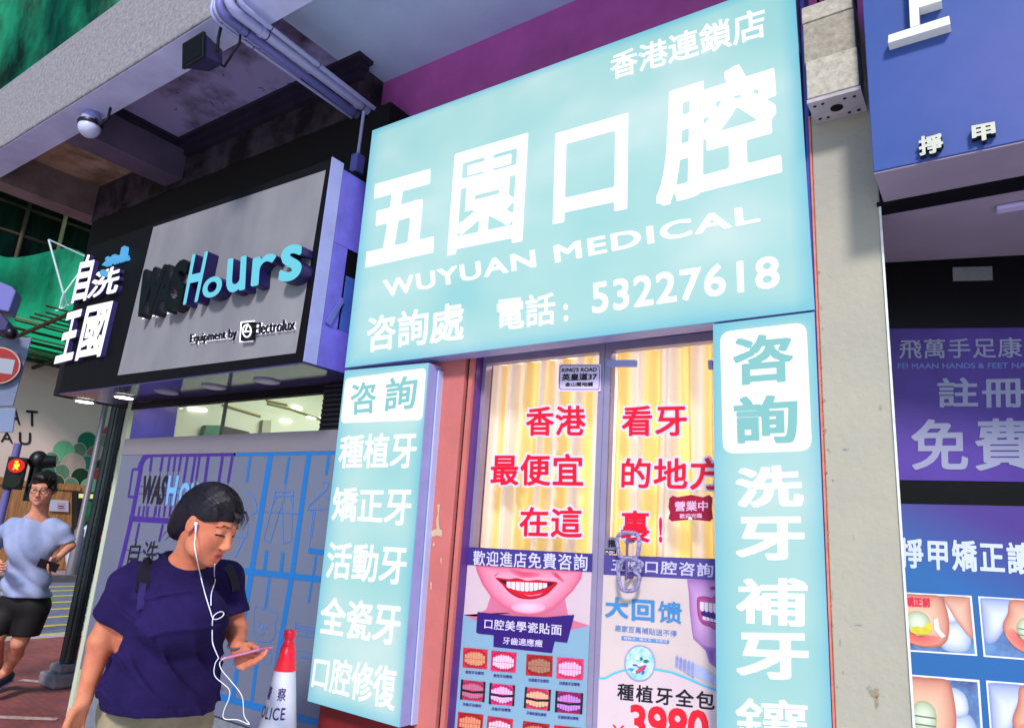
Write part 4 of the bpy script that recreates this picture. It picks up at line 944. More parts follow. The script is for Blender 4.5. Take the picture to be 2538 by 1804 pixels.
bx = thing('bracket_box', 'cream concrete bracket box with perforated underside above the pier', 'bracket', (-.33, 2.1, 2.9))
BXC = M('bracket_concrete', (196, 188, 172), .85, c2=(160, 152, 138), scale=50, bump=.3, bscale=120)
x0_, x1_ = -.402, -.253
MB().box(x0_, x1_, 2.075, 2.32, 2.915, 3.05).build('lower_block', BXC, bx, bevel=.003)
MB().box(x0_-.006, x1_-.004, 2.085, 2.32, 3.052, 3.20).build('upper_block', M('bracket_concrete_dark', (172, 164, 148), .85, c2=(140, 132, 118), scale=50, bump=.3, bscale=120), bx, bevel=.003)
MB().box(x0_-.008, x1_-.006, 2.082, 2.32, 3.202, 3.262).build('cap_block', BXC, bx, bevel=.003)
MB().box(x0_, x1_+.004, 2.07, 2.199, 2.896, 2.908).build('perforated_plate', M('plate_lilac', (176, 166, 172), .5, .15, 20), bx)
b = MB()
for k, (u, v, r) in enumerate(((.5, .5, .019), (.12, .2, .005), (.28, .18, .005), (.7, .2, .005), (.88, .22, .005), (.12, .8, .005), (.28, .82, .005), (.7, .84, .005), (.88, .84, .006))):
    b.lathe((x0_+(x1_-x0_)*u, 2.07+.129*v, 2.8945), [(r, 0), (r, .0012)], 14)
b.build('plate_hole', BLACK, bx)
dk = thing('recess_wall', 'dark recessed wall above the pier and bracket box', 'wall', (-.3, 2.6, 2.9))
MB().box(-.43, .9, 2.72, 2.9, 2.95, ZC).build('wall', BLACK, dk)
b = MB()
for k in range(7): b.box(-.40+k*.02, -.392+k*.02, 2.30, 2.31, 3.26, 3.5)
b.build('grille', BLACK, dk)
# nail shop sign
NY = 2.0; NP = PY(NY)
ns = thing('nail_shop_sign', 'blue nail shop fascia box with raised white characters', 'sign', (.4, 2.1, 2.58))
nxl = -.2215; nz = 2.577
BL_ = M('painted_blue_board', (64, 80, 150), .5, c2=(40, 74, 142), scale=1.5, bump=.05, bscale=20, thr=(.3, .6))
MB().box(nxl, 1.6, NY, 2.2, nz, 3.6).build('fascia_box', BL_, ns, bevel=.002)
NW = [M('nail_letter_face', (226, 226, 216), .5), M('nail_letter_side', (122, 112, 178), .5)]
NB = [M('nail_small_face', (196, 196, 180), .5), M('nail_small_side', (20, 18, 22), .5)]
NF = PY(NY-.03)
def N3(body, bl, br, tl, mat, dp=.03, wt=.03, tr=None):
    m_ = onquad(PY(NY-dp), bl, br, tl, 0, tr)
    return letter('raised_letter', body, lambda u, v, d: m_(u, v, 0)+Vector((0, dp-d, 0)), mat, ns, wt, 56, depth=dp)
b = MB(); q = lambda x, y: PY(NY-.035)(z8(x, y))
for pts in ([(610, 218), (925, 122), (918, 80), (612, 178)], [(722, 140), (768, 126), (760, -170), (708, -150)], [(766, 40), (880, 5), (876, -35), (764, 0)]):
    b.prism([q(*p) for p in pts], (0, .036, 0))
b.build('raised_letter', NW[0], ns, bevel=.001)
N3('掙', z8(768, 785), z8(890, 762), z8(762, 690), NB, .022, .035, z8(885, 668))
N3('甲', z8(1035, 722), z8(1155, 690), z8(1030, 634), NB, .022, .04, z8(1148, 612))
# soffit behind the sign
GS = M('grey_violet_soffit', (150, 136, 156), .6, .12, 3)
MB().box(nxl+.001, 1.6, NY+.004, 2.194, nz-.005, nz-.0005).build('soffit_panel', GS, ns)
st = thing('nail_shop_soffit', 'grey violet ceiling panel of the nail shop entrance with a lamp', 'ceiling', (.4, 2.5, nz))
MB().box(-.28, 1.6, 2.27, 2.9, nz-.006, nz+.012).build('ceiling_panel', GS, st)
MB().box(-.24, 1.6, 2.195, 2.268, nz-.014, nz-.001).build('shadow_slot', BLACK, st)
a_, b_ = onZ(*z8(1155, 1045), nz-.01), onZ(*z8(1290, 1020), nz-.01)
MB().box(a_.x, a_.x+.22, a_.y-.012, a_.y+.03, nz-.02, nz-.007).build('ceiling_lamp', M('dim_lamp', (196, 182, 226), .3), st, bevel=.004)
# angled shop front plane
pth = math.radians(16)
AP = Pl((-.27, 2.69, 0), (math.sin(pth), -math.cos(pth), 0))
def apx(s, z): return Vector((-.27+math.cos(pth)*s, 2.69+math.sin(pth)*s, z))
nf = thing('nail_shop', 'dark glazed nail shop behind the violet and blue posters', 'shop', (.2, 2.75, 0))
b = MB(); b.prism([apx(-.12, 0), apx(1.4, 0), apx(1.4, 2.57), apx(-.12, 2.57)], AP.n*-.04); b.build('glazing', M('dark_glass', (9, 8, 13), .3, .2, 5, spec=.12), nf)
shape('notice', AP, [z8(938, 1415), z8(1138, 1410), z8(1135, 1340), z8(936, 1345)], M('notice_grey', (110, 116, 120), .4, .25, 20), nf, .003)
p1_ = thing('registration_poster', 'violet nail shop poster offering free registration', 'poster', AP(z7(1000, 690)))
VIO = M('violet_poster', (74, 46, 146), .4, c2=(52, 24, 110), scale=2.5, thr=(.35, .65))
def AQ(pl, x0, y0, x1, y1, slope0, slope1): return [z7(x0, y1), z7(x1, y1+slope1), z7(x1, y0+slope0), z7(x0, y0)]
shape('sheet', AP, [z7(700, 675), z7(1700, 690), z7(1700, 92), z7(700, 101)], VIO, p1_, .004)
GT = M('grey_poster_type', (138, 140, 170), .45); GT2 = M('grey_violet_type', (96, 110, 176), .45)
letter('lettering', '飛萬手足康專', onquad(AP, z7(815, 214), z7(1385, 208), z7(815, 140), .006), GT, p1_, wt=.01, res=36, space=1.05)
letter('lettering', 'FEI MAAN HANDS & FEET NAIL', onquad(AP, z7(808, 253), z7(1330, 250), z7(808, 232), .006), GT2, p1_, wt=.025, res=24)
letter('lettering', '註冊', onquad(AP, z7(960, 402), z7(1295, 400), z7(960, 288), .006), GT, p1_, wt=.02, res=48, space=1.1)
letter('lettering', '免費', onquad(AP, z7(862, 640), z7(1330, 642), z7(860, 446), .006), GT, p1_, wt=.018, res=52, space=1.12)
p2_ = thing('toenail_poster', 'blue toenail correction poster with close up toe photos', 'poster', AP(z7(1000, 1700)))
def grad_mat():
    m = bpy.data.materials.new('blue_poster'); m.use_nodes = True; t = m.node_tree; N = t.nodes; L = t.links; b_ = N['Principled BSDF']; b_.inputs['Roughness'].default_value = .4
    g = N.new('ShaderNodeNewGeometry'); sx = N.new('ShaderNodeSeparateXYZ'); L.new(g.outputs['Position'], sx.inputs[0])
    ad = N.new('ShaderNodeMath'); ad.operation = 'MULTIPLY_ADD'; L.new(sx.outputs['X'], ad.inputs[0]); ad.inputs[1].default_value = .5; L.new(sx.outputs['Z'], ad.inputs[2])
    mr = N.new('ShaderNodeMapRange'); mr.inputs[1].default_value = 1.38; mr.inputs[2].default_value = 1.72; L.new(ad.outputs[0], mr.inputs[0])
    rp = N.new('ShaderNodeValToRGB'); rp.color_ramp.elements[0].color = rgb((20, 92, 158)); rp.color_ramp.elements[1].color = rgb((60, 30, 124)); rp.color_ramp.elements[1].position = .8
    L.new(mr.outputs[0], rp.inputs[0]); L.new(rp.outputs[0], b_.inputs['Base Color']); return m
shape('sheet', AP, [z7(700, 2100), z7(1700, 2200), z7(1700, 785), z7(700, 765)], grad_mat(), p2_, .004)
letter('lettering', '掙甲矯正讓', onquad(AP, z7(818, 1012), z7(1330, 1040), z7(815, 895), .006), M('pale_poster_type', (190, 200, 226)), p2_, wt=.025, res=44, space=1.12)
PW = M('photo_white_edge', (216, 222, 232), .4)
SK = M('toe_skin', (214, 168, 146), .45, c2=(204, 124, 110), scale=22, thr=(.3, .6)); SKD = M('toe_skin_shadow', (176, 100, 90), .45, .2, 20); NAIL = M('toe_nail', (196, 214, 186), .3, .1, 60); GLOVE = M('glove_white', (196, 206, 232), .5, c2=(140, 156, 206), scale=18, thr=(.3, .6)); PBG = M('photo_blue_cloth', (96, 140, 186), .5, c2=(60, 60, 120), scale=14, thr=(.3, .6)); NY_ = M('nail_yellow', (206, 196, 60), .35, .15, 60)
def toe_photo(c, kind):
    A, B, C, D = c            # bl br tr tl in fT pixels
    f = lambda u, v: fT((A[0]*(1-u)+B[0]*u)*(1-v)+(D[0]*(1-u)+C[0]*u)*v, (A[1]*(1-u)+B[1]*u)*(1-v)+(D[1]*(1-u)+C[1]*u)*v)
    fr = shape('photo', AP, [fT(*A), fT(*B), fT(*C), fT(*D)], PW, p2_, .006)
    S = lambda nm, pts, m, o_: shape(nm, AP, [f(*p) for p in pts], m, fr, o_)
    S('photo_ground', [(.02, .03), (.98, .03), (.98, .97), (.02, .97)], PBG, .0068)
    G = lambda nm, pts, cA, cB, o_, s_=.2, pw=.7: blend(nm, AP, [f(*p) for p in curve_pts(pts, 4, (.02, .98))], cA, cB, fr, o_, s_, None, 5, pw)
    G('glove', [(.02, .3), (.12, .25), (.22, .45), (.32, .8), (.36, .97), (.02, .97)], (120, 136, 190), (206, 212, 236), .0074)
    G('glove', [(.66, .18), (.72, .05), (.9, .06), (.96, .3), (.9, .55), (.76, .55), (.68, .4)], (130, 150, 190), (214, 222, 240), .0074)
    if kind in (0, 2): G('glove', [(.72, .55), (.8, .52), (.88, .6), (.86, .8), (.74, .88), (.68, .7)], (140, 156, 196), (220, 226, 240), .0076)
    if kind == 0: G('toe', [(.74, .97), (.98, .97), (.98, .3), (.86, .5), (.78, .75)], (176, 112, 96), (222, 176, 156), .0078)
    G('toe', [(.32, .97), (.50, .975), (.70, .97), (.76, .7), (.76, .4), (.72, .2), (.62, .1), (.46, .1), (.32, .2), (.24, .38), (.22, .55), (.28, .75)], (176, 92, 78), (226, 186, 160), .0082, .25, .55)
    G('toe_tip', [(.24, .40), (.32, .22), (.46, .12), (.60, .14), (.68, .24), (.60, .30), (.48, .26), (.38, .34), (.32, .5)], (214, 136, 120), (208, 92, 90), .0088)
    G('toe_nail', [(.36, .55), (.42, .68), (.52, .68), (.58, .58), (.58, .40), (.52, .30), (.42, .32), (.37, .42)], (150, 160, 126), (208, 222, 200), .0094)
    if kind == 0:
        S('nail_fungus', [(.40, .40), (.46, .44), (.52, .42), (.56, .52), (.60, .50), (.60, .36), (.54, .30), (.44, .30), (.39, .34)], NY_, .0098)
        S('dressing', [(.62, .55), (.66, .6), (.67, .4), (.72, .3), (.68, .26), (.62, .4)], PW, .0098)
    else:
        for v in (.42, .52): S('nail_line', [(.37, v), (.58, v-.02), (.58, v-.04), (.37, v-.02)], M('nail_groove', (110, 120, 110), .5), .0098)
toe_photo(((-120, 1095), (598, 1143), (560, 742), (-150, 705)), 0)
toe_photo(((640, 1148), (1300, 1200), (1280, 785), (603, 745)), 1)
toe_photo(((-100, 1800), (650, 1850), (612, 1302), (-110, 1245)), 2)
toe_photo(((700, 1850), (1400, 1900), (1380, 1360), (655, 1305)), 3)
letter('caption', '矯正前', onquad(AP, fT(125, 812), fT(287, 818), fT(122, 748), .0115), M('caption_red', (226, 30, 70), .4), p2_, wt=.035, res=32)

# ------------------------------------------------------------------ pipes under the canopy
PIPE = M('lilac_pipe', (170, 172, 216), .4, .12, 6); PIPED = M('blue_grey_pipe', (112, 112, 176), .4, .15, 6); CLIP = M('dark_clip', (44, 36, 84), .5)
zp = 3.80
def pipe(q0, q1, r, mat, label, drop=0, z=zp, clips=(.12, .5)):
    A, B = onZ(*a7(*q0), z), onZ(*a7(*q1), z); d = (B-A)
    A = A+d*((1.425-A.y)/d.y); B = A+d.normalized()*((2.47-A.y)/d.normalized().y)
    t = thing('conduit_pipe', label, 'pipe', (A.x, A.y, z), 'conduits crossing the canopy soffit')
    rr = .05
    up = [A+Vector((0, -.0, .75)), A+Vector((0, 0, rr))]
    bend = [A+Vector((0, rr*(1-math.cos(k*math.pi/12)), rr*(1-math.sin(k*math.pi/12)))) for k in range(1, 6)]
    MB().tube([up[0], up[1]]+bend+[A+d.normalized()*rr, A+d.normalized()*(rr+.02), B], r, 12).build('pipe_run', mat, t, sm=True)
    b = MB()
    for c in clips:
        p = A+(B-A)*c; n = d.normalized(); b.tube([p-n*.008, p+n*.008], r*1.22, 12)
    b.build('pipe_coupling', mat, t, sm=True)
    b = MB()
    for c in clips: p = A+(B-A)*(c+.03); n = d.normalized(); b.tube([p-n*.002, p+n*.002], r*1.15, 10)
    b.build('clip_band', CLIP, t)
    return t
pipe((388, 170), (1700, 1098), .0085, PIPE, 'thinnest pale conduit, leftmost of the ceiling run', clips=(.2, .9))
pipe((455, 165), (1755, 1085), .010, PIPE, 'slim pale conduit beside the thinnest one in the ceiling run', clips=(.22, .62), z=3.805)
pipe((470, 120), (1880, 1170), .022, PIPED, 'thick blue grey conduit in the middle of the ceiling run', clips=(.12, .82))
pipe((560, 70), (1960, 1115), .024, PIPE, 'thick pale conduit right of the blue grey one', clips=(.18, .8))
pipe((640, 20), (2090, 1150), .013, PIPE, 'slim pale conduit at the right edge of the ceiling run', clips=(.16, .45))
dpp = onY(*a7(1810, 1240), 2.27)
t = thing('drop_conduit', 'short vertical conduit beside the upper left of the main lightbox', 'pipe', (dpp.x, 2.27, dpp.z-.25))
MB().tube([(dpp.x, 2.27, dpp.z+.12), (dpp.x, 2.27, dpp.z-.16)], .009, 10).build('pipe_run', PIPE, t, sm=True)
MB().box(dpp.x-.022, dpp.x+.03, 2.24, 2.3, dpp.z-.26, dpp.z-.15).build('junction_box', BLUEM, t, bevel=.006)
# floodlight
fl = onZ(*a7(335, 530), 3.70)
t = thing('floodlight', 'black square floodlight bracketed under the canopy edge', 'floodlight', fl)
MBK = M('floodlight_black', (18, 16, 26), .35, .2, 10); MGR = M('floodlight_grey', (58, 54, 92), .4, .2, 10)
ctr = fl; Fd = -CF*.80-CR*.55; Fd.z = -.16; Fd.normalize(); Sd = Vector((-Fd.y, Fd.x, 0)); Sd = (Sd-Fd*Sd.dot(Fd)).normalized(); Ud = Sd.cross(Fd)
if Ud.z < 0: Ud = -Ud
def obox(b, c, sx, sy, sz): 
    P_ = [c-Sd*sx-Ud*sz-Fd*sy, c+Sd*sx-Ud*sz-Fd*sy, c+Sd*sx+Ud*sz-Fd*sy, c-Sd*sx+Ud*sz-Fd*sy]; return b.prism(P_, Fd*2*sy)
b = MB(); P0_ = [ctr+Sd*x*.085+Ud*z*.06+Fd*.05 for x, z in ((-1, -1), (1, -1), (1, 1), (-1, 1))]; P1_ = [ctr+Sd*x*.055+Ud*z*.038-Fd*.06 for x, z in ((-1, -1), (1, -1), (1, 1), (-1, 1))]
b.add(P0_+P1_, [(0, 1, 2, 3), (7, 6, 5, 4), (0, 4, 5, 1), (1, 5, 6, 2), (2, 6, 7, 3), (3, 7, 4, 0)]); b.build('housing', MGR, t, bevel=.004)
obox(MB(), ctr+Fd*.058, 0.09, .008, .065).build('bezel', MBK, t, bevel=.003)
obox(MB(), ctr+Fd*.0672, .078, .0008, .053).build('lens', M('lens_black', (6, 6, 10), .55, spec=.2), t)
top = Vector((ctr.x+.09, ctr.y-.02, ZB))
MB().tube([ctr+Sd*.075-Fd*.02, ctr+Sd*.095+Vector((0, 0, .06)), Vector((ctr.x+.1, ctr.y, ZB-.001))], .008, 8).tube([ctr-Sd*.075-Fd*.02, ctr-Sd*.08+Vector((0, 0, .09)), Vector((ctr.x-.08, ctr.y+.05, ZB-.001))], .008, 8).build('bracket', MBK, t, sm=True)
MB().tube([ctr-Fd*.06, ctr-Fd*.09+Vector((.03, 0, -.03)), ctr+Vector((.17, .04, -.03)), ctr+Vector((.2, .05, .03)), Vector((ctr.x+.19, ctr.y+.05, ZB-.001))], .006, 8).build('cable', MBK, t, sm=True)
# dome camera
dc = onZ(*z1(528, 755), 3.74)
t = thing('dome_camera', 'white round dome camera hanging under the canopy beam end', 'camera', dc)
MB().ball(dc, .062, 20, 14).build('dome', M('dome_white', (196, 200, 230), .3), t, sm=True)
MB().lathe(dc+Vector((0, 0, .012)), [(.066, 0), (.07, .012), (.066, .024)], 24).build('dark_band', MBK, t, sm=True)
MB().lathe(dc+Vector((0, 0, .036)), [(.06, 0), (.055, .03), (.03, .075)], 24).build('mount', M('mount_lilac', (150, 150, 206), .4), t, sm=True)
MB().tube([dc+Vector((.05, 0, .05)), dc+Vector((.1, .02, .0)), dc+Vector((.15, .03, .03)), dc+Vector((.15, .03, ZB-dc.z-.002))], .008, 8).build('cable', MBK, t, sm=True)

# ------------------------------------------------------------------ police cone
CY_ = 1.93
tip = onY(*zc(1600, 110), CY_); cb = Vector((tip.x, CY_, 0)); hgt = tip.z
cone = thing('traffic_cone', 'tall white police cone with an orange red top by the hoarding', 'cone', cb)
zr = onY(*zc(1550, 690), CY_).z
rb, r1, r0 = .135, None, None
def rad(z): return .021+(hgt-.02-z)*.148
CWH = M('cone_white_sleeve', (214, 216, 232), .35, .06, 6); CRD = M('cone_orange', (240, 44, 40), .35, c2=(236, 24, 66), scale=9)
MB().lathe(cb, [(rad(.04), .04), (rad(zr), zr-.001)], 40).build('sleeve', CWH, cone, sm=True)
MB().lathe(cb, [(rad(zr)+.0015, zr), (rad(zr+.05), zr+.05), (rad(zr+.085)+.001, zr+.086), (rad(zr+.085)-.005, zr+.09), (.024, hgt-.052), (.017, hgt-.038), (.024, hgt-.026), (.025, hgt-.012), (.02, hgt-.002), (.008, hgt)], 40).build('cone_top', CRD, cone, sm=True)
MB().box(cb.x-.2, cb.x+.2, cb.y-.2, cb.y+.2, 0, .04).build('foot', M('cone_rubber', (30, 28, 36), .6), cone, bevel=.015)
# camera-facing side angle of the cone, lettering wrapped round it
dirc = math.atan2(-cb.y, -cb.x)
def wrap(a0, a1, z0, z1_):
    def f(u, v, d):
        a = dirc+a0+(a1-a0)*u; z = z0+(z1_-z0)*v; r = rad(z)+.0015; return cb+Vector((r*math.cos(a), r*math.sin(a), z))
    return f
zA, zB_ = onY(*zc(1560, 1100), CY_).z, onY(*zc(1560, 912), CY_).z
zC_, zD = onY(*zc(1560, 1372), CY_).z, onY(*zc(1560, 1195), CY_).z
CT = M('cone_type', (66, 42, 120), .5)
letter('lettering', '警', wrap(-1.3, -.82, zA, zB_), CT, cone, wt=.012, res=30)
letter('lettering', '察', wrap(-.3, .28, zA, zB_), CT, cone, wt=.012, res=30)
letter('lettering', 'POLICE', wrap(-1.75, .34, zC_, zD), CT, cone, wt=.012, res=30, space=1.1)
# ------------------------------------------------------------------ side street on the left
pb = onZ(*z3(322, 1370), 0.06)
pole = thing('street_column', 'dark green cast column on a stone foot at the pavement corner', 'column', (pb.x, pb.y, 0))
GRN = M('dark_green_column', (24, 42, 46), .4, c2=(14, 14, 22), scale=5, bump=.3, bscale=40, spec=.6)
MB().lathe((pb.x, pb.y, .17), [(.062, 0), (.058, .25), (.055, 4.0)], 24).build('shaft', GRN, pole, sm=True)
b = MB()
for k in range(7):
    a = k*2*math.pi/7; c = Vector((pb.x+.056*math.cos(a), pb.y+.056*math.sin(a), 0)); b.tube([c+Vector((0, 0, .2)), c+Vector((0, 0, 4.0))], .010, 8)
b.build('rib', M('column_rib', (18, 34, 40), .35, .3, 8), pole, sm=True)
MB().box(pb.x-.15, pb.x+.15, pb.y-.15, pb.y+.15, 0, .11).box(pb.x-.1, pb.x+.1, pb.y-.1, pb.y+.1, .1101, .18).build('foot', M('foot_stone', (132, 128, 136), .7, .35, 14), pole, bevel=.02)

FX = -19.5
fb = thing('corner_building', 'pale building across the side street with painted scale mural and black lettering', 'building', (FX-1, 10, 0))
PINKW = M('pale_pink_render', (226, 198, 190), .8, .06, .8)
zn = onX(*a1(440, 1035), FX).z
MB().box(FX-6, FX, -14, 40, 0, zn).build('wall', PINKW, fb)
MB().box(FX-6, FX-.3, -14, 40, zn, 22).build('upper_wall', M('scaffold_dark_wall', (16, 66, 48), .9, c2=(4, 12, 10), scale=1.2, thr=(.35, .65), stretch=(1, 3, .6)), fb)
FWP = Pl((FX, 0, 0), (1, 0, 0))
for body, bl, br, tl in (('A', a2(88, 205), a2(205, 215), a2(95, 42)), ('T', a2(262, 226), a2(382, 232), a2(262, 66)), ('A', a2(5, 385), a2(130, 400), a2(8, 275)), ('U', a2(188, 412), a2(312, 418), a2(190, 285))):
    letter('lettering', body, onquad(FWP, bl, br, tl, .012), M('letter_black', (30, 26, 32), .6), fb, wt=.008, res=36)
discs = [(480, 640, 95, (30, 140, 105)), (600, 560, 0, 0), (1110, 295, 72, (214, 62, 44)), (1052, 375, 62, (120, 150, 125)), (880, 385, 98, (14, 122, 92)), (800, 465, 66, (100, 138, 112)), (640, 478, 105, (120, 196, 152)), (520, 562, 72, (96, 150, 120)), (965, 520, 92, (150, 112, 98)), (1020, 530, 70, (206, 176, 168)), (1250, 430, 70, (30, 84, 62)), (1260, 540, 62, (132, 190, 160)),
         (880, 598, 72, (44, 130, 112)), (1030, 630, 72, (50, 72, 44)), (740, 620, 118, (204, 176, 166)), (620, 690, 78, (104, 142, 116)), (480, 690, 80, (60, 130, 100)), (1200, 640, 66, (110, 140, 130)), (965, 730, 74, (206, 66, 44)), (812, 745, 96, (26, 64, 38)), (715, 820, 72, (108, 146, 120)), (560, 800, 88, (58, 78, 40)), (905, 850, 96, (132, 196, 164)), (1190, 760, 62, (40, 88, 74)), (655, 920, 110, (196, 164, 146)), (1160, 880, 60, (190, 92, 76))]
RIMM = M('mural_rim', (204, 178, 170), .7)
for k, (x, y, r, c) in enumerate(discs):
    if not r: continue
    n_ = 28; o_ = .004+.0025*k
    shape('mural_rim', FWP, cir(a2, x, y, r+6, None, n_), RIMM, fb, o_)
    shape('mural_scale', FWP, cir(a2, x, y, r, None, n_), M('mural_%d' % k, c, .6, c2=tuple(int(v*.86) for v in c), scale=.9, stretch=(1, 6, .6)), fb, o_+.0012)
# base of the building: timber screen, notice, stall
def plank_mat(name, c, c2):
    m = M(name, c, .7, c2=c2, scale=3, stretch=(9, 9, .6), bump=.2, bscale=30, thr=(.3, .7)); return m
WOOD = plank_mat('timber_plank', (196, 138, 88), (134, 86, 54))
tf = thing('timber_screen', 'brown timber plank screen at the foot of the mural wall', 'fence', (FX+.5, 6, 0))
b = MB(); R = random.Random(2)
ya, yb_ = onX(*a2(-60, 900), FX+.5).y, onX(*a2(790, 900), FX+.5).y
y = ya
while y < yb_:
    b.box(FX+.5, FX+.53, y, y+.17, 0.02, 2.05+R.uniform(-.02, .02)); y += .18
b.build('plank_panel', WOOD, tf)
MB().box(FX+.531, FX+.56, ya, yb_, 1.9, 2.0).build('rail', WOOD, tf)
nb = thing('notice_board', 'white paper notice on the timber screen behind the runner', 'notice', (FX+.56, 8, 1.3))
FN = Pl((FX+.57, 0, 0), (1, 0, 0))
shape('board', FN, [a2(500, 1080), a2(690, 1090), a2(690, 975), a2(505, 965)], M('notice_white', (196, 190, 214), .5), nb, .0, thick=.02)
shape('print', FN, [a2(575, 1070), a2(655, 1075), a2(655, 1000), a2(575, 995)], M('notice_pink', (196, 160, 178), .5), nb, .004)
b = MB(); strokes(b, FN, [([a2(585, 1030), a2(645, 1035)], 2), ([a2(590, 1050), a2(640, 1052)], 1.5)], .007); b.build('print_line', INK, nb)
sl = thing('street_stall', 'dark street stall with a lit yellow fascia beyond the column', 'stall', (FX+.6, 10, 0))
FS_ = Pl((FX+.8, 0, 0), (1, 0, 0))
P_ = [FS_(q) for q in (a2(770, 1420), a2(1330, 1440), a2(1330, 900), a2(775, 890))]
MB().prism(P_, (-.7, 0, 0)).build('stall_body', M('stall_dark', (34, 34, 36), .6, c2=(14, 14, 16), scale=2), sl)
shape('lit_fascia', FS_, [a2(792, 948), a2(1000, 960), a2(1000, 915), a2(795, 905)], M('fascia_glow', (236, 232, 150), emit=.8), sl, .01, thick=.008)
shape('counter', FS_, [a2(830, 1270), a2(1000, 1272), a2(1000, 1255), a2(832, 1252)], M('counter_grey', (110, 120, 110), .5), sl, .02, thick=.018)
shape('green_awning', FS_, [a2(870, 1150), a2(965, 1170), a2(985, 990), a2(885, 985)], M('awning_green', (20, 120, 60), .6, .3, 4), sl, .02, thick=.018)
b = MB(); R = random.Random(12)
for k in range(26):
    x, y = R.uniform(835, 960), R.uniform(1120, 1235); b.poly([FS_(a2(x+R.uniform(8, 22)*math.cos(t), y+R.uniform(8, 20)*math.sin(t)), .03+.002*k) for t in (0, 1.5, 3, 4.6)])
b.build('potted_greens', M('stall_leaf', (60, 100, 60), .6, .5, 6), sl)
sk = thing('sack', 'pale blue white sack on the far pavement beside the stall', 'sack', onX(*a2(840, 1480), FX+1.6))
c_ = onX(*a2(840, 1440), FX+1.6)
MB().ball((c_.x, c_.y, .45), (.3, .34, .45), 14, 10).ball((c_.x, c_.y+.1, .95), (.18, .2, .2), 12, 8).build('bag', M('sack_white', (190, 196, 222), .6, .2, 6, bump=.5, bscale=9), sk, sm=True)
c_ = onX(*a2(1040, 1500), -17.9)
rb_ = thing('litter_bin', 'dark red litter bin on the far pavement behind the column', 'bin', (c_.x, c_.y, 0))
MB().lathe((c_.x, c_.y, 0), [(.2, 0), (.24, .1), (.24, .75), (.2, .8)], 18).build('bin_body', M('bin_dark', (40, 20, 34), .5), rb_, sm=True)
MB().lathe((c_.x, c_.y, .8), [(.26, 0), (.26, .06), (.1, .2)], 18).build('bin_lid', M('bin_red', (150, 20, 60), .4), rb_, sm=True)
# lamp post in the far pavement
lq0, lq1 = onX(*a2(790, 1480), -16.9), onX(*a2(1080, 70), -16.9)
lpst = thing('lamp_post', 'slim grey lamp post on the far kerb crossing the mural', 'lamp post', (-17.6, lq0.y, 0))
ly = onX(*a2(900, 800), -17.6).y
MB().lathe((-17.6, ly, 0), [(.11, 0), (.1, 1.0), (.07, 1.05), (.055, 7.5)], 16).build('shaft', M('galvanised', (118, 112, 122), .45, .15, 3, metal=.3), lpst, sm=True)
MB().tube([(-17.6, ly, 7.4), (-17.2, ly, 7.9), (-16.2, ly, 8.0)], .04, 10).build('arm', M('galvanised', (118, 112, 122)), lpst, sm=True)
# scaffold net
NETG = M('green_net', (20, 170, 122), .8, c2=(4, 84, 60), scale=.8, bump=.9, bscale=5, thr=(.3, .7), stretch=(1, 2.2, .8))
def net(y0, y1, z0f, z1f, x, ny, nz, seed, amp=.25):
    R = random.Random(seed); ph = [R.uniform(0, 6) for _ in range(6)]; vs = []; fs = []
    for i in range(ny+1):
        y = y0+(y1-y0)*i/ny
        for k in range(nz+1):
            v = k/nz; z = z0f(y)*(1-v)+z1f(y)*v
            d = amp*(.5*math.sin(y*1.3+ph[0]+z*.35)+.35*math.sin(y*2.9-z*.8+ph[1])+.22*math.sin(y*6.1+z*1.7+ph[2])+.15*math.sin(z*2.4+y*1.1+ph[3]))
            d *= (.35+.65*math.sin(math.pi*min(1, max(0, v*.9+.05))))
            vs.append((x+d, y, z))
    for i in range(ny):
        for k in range(nz):
            a = i*(nz+1)+k; fs.append((a, a+nz+1, a+nz+2, a+1))
    return MB().add(vs, fs)
sc_ = thing('scaffold', 'bamboo scaffold wrapped in green netting on the building across the side street', 'scaffold', (FX+1, 8, zn))
NX = FX+1.1
zlow = lambda y: zn+.25
ztop = lambda y: onX(49, 595, NX).z+.28*math.sin(y*1.9+.6)-.25*abs(math.sin(y*.9+.2))
net(-8, 16, zlow, ztop, NX, 120, 26, 3, .30).build('lower_net', NETG, sc_, sm=True)
net(-10, 18, lambda y: ztop(6)+1.5+.2*math.sin(y*2), lambda y: 22, NX, 130, 40, 5, .34).build('upper_net', M('green_net_upper', (20, 150, 106), .8, c2=(3, 50, 36), scale=1.1, bump=.9, bscale=5, thr=(.35, .65), stretch=(1, 2.4, .7)), sc_, sm=True)
BAM = M('bamboo', (150, 140, 96), .6, .4, 4); BAMD = M('bamboo_dark', (64, 54, 34), .7, .4, 5)
for k, y in enumerate(np.arange(-6, 16, .85)): MB().tube([(NX-.45, y, zn), (NX-.45+.1*math.sin(k*2.1), y+.08*math.sin(k*3.7), 16)], .05, 8).build('upright', BAM if k % 2 else BAMD, sc_, sm=True)
for z in (ztop(6)+.5, ztop(6)+1.2, 10.4, 12.6): MB().tube([(NX-.5, -8, z), (NX-.5, 16, z+.15)], .045, 8).build('ledger', BAMD, sc_, sm=True)
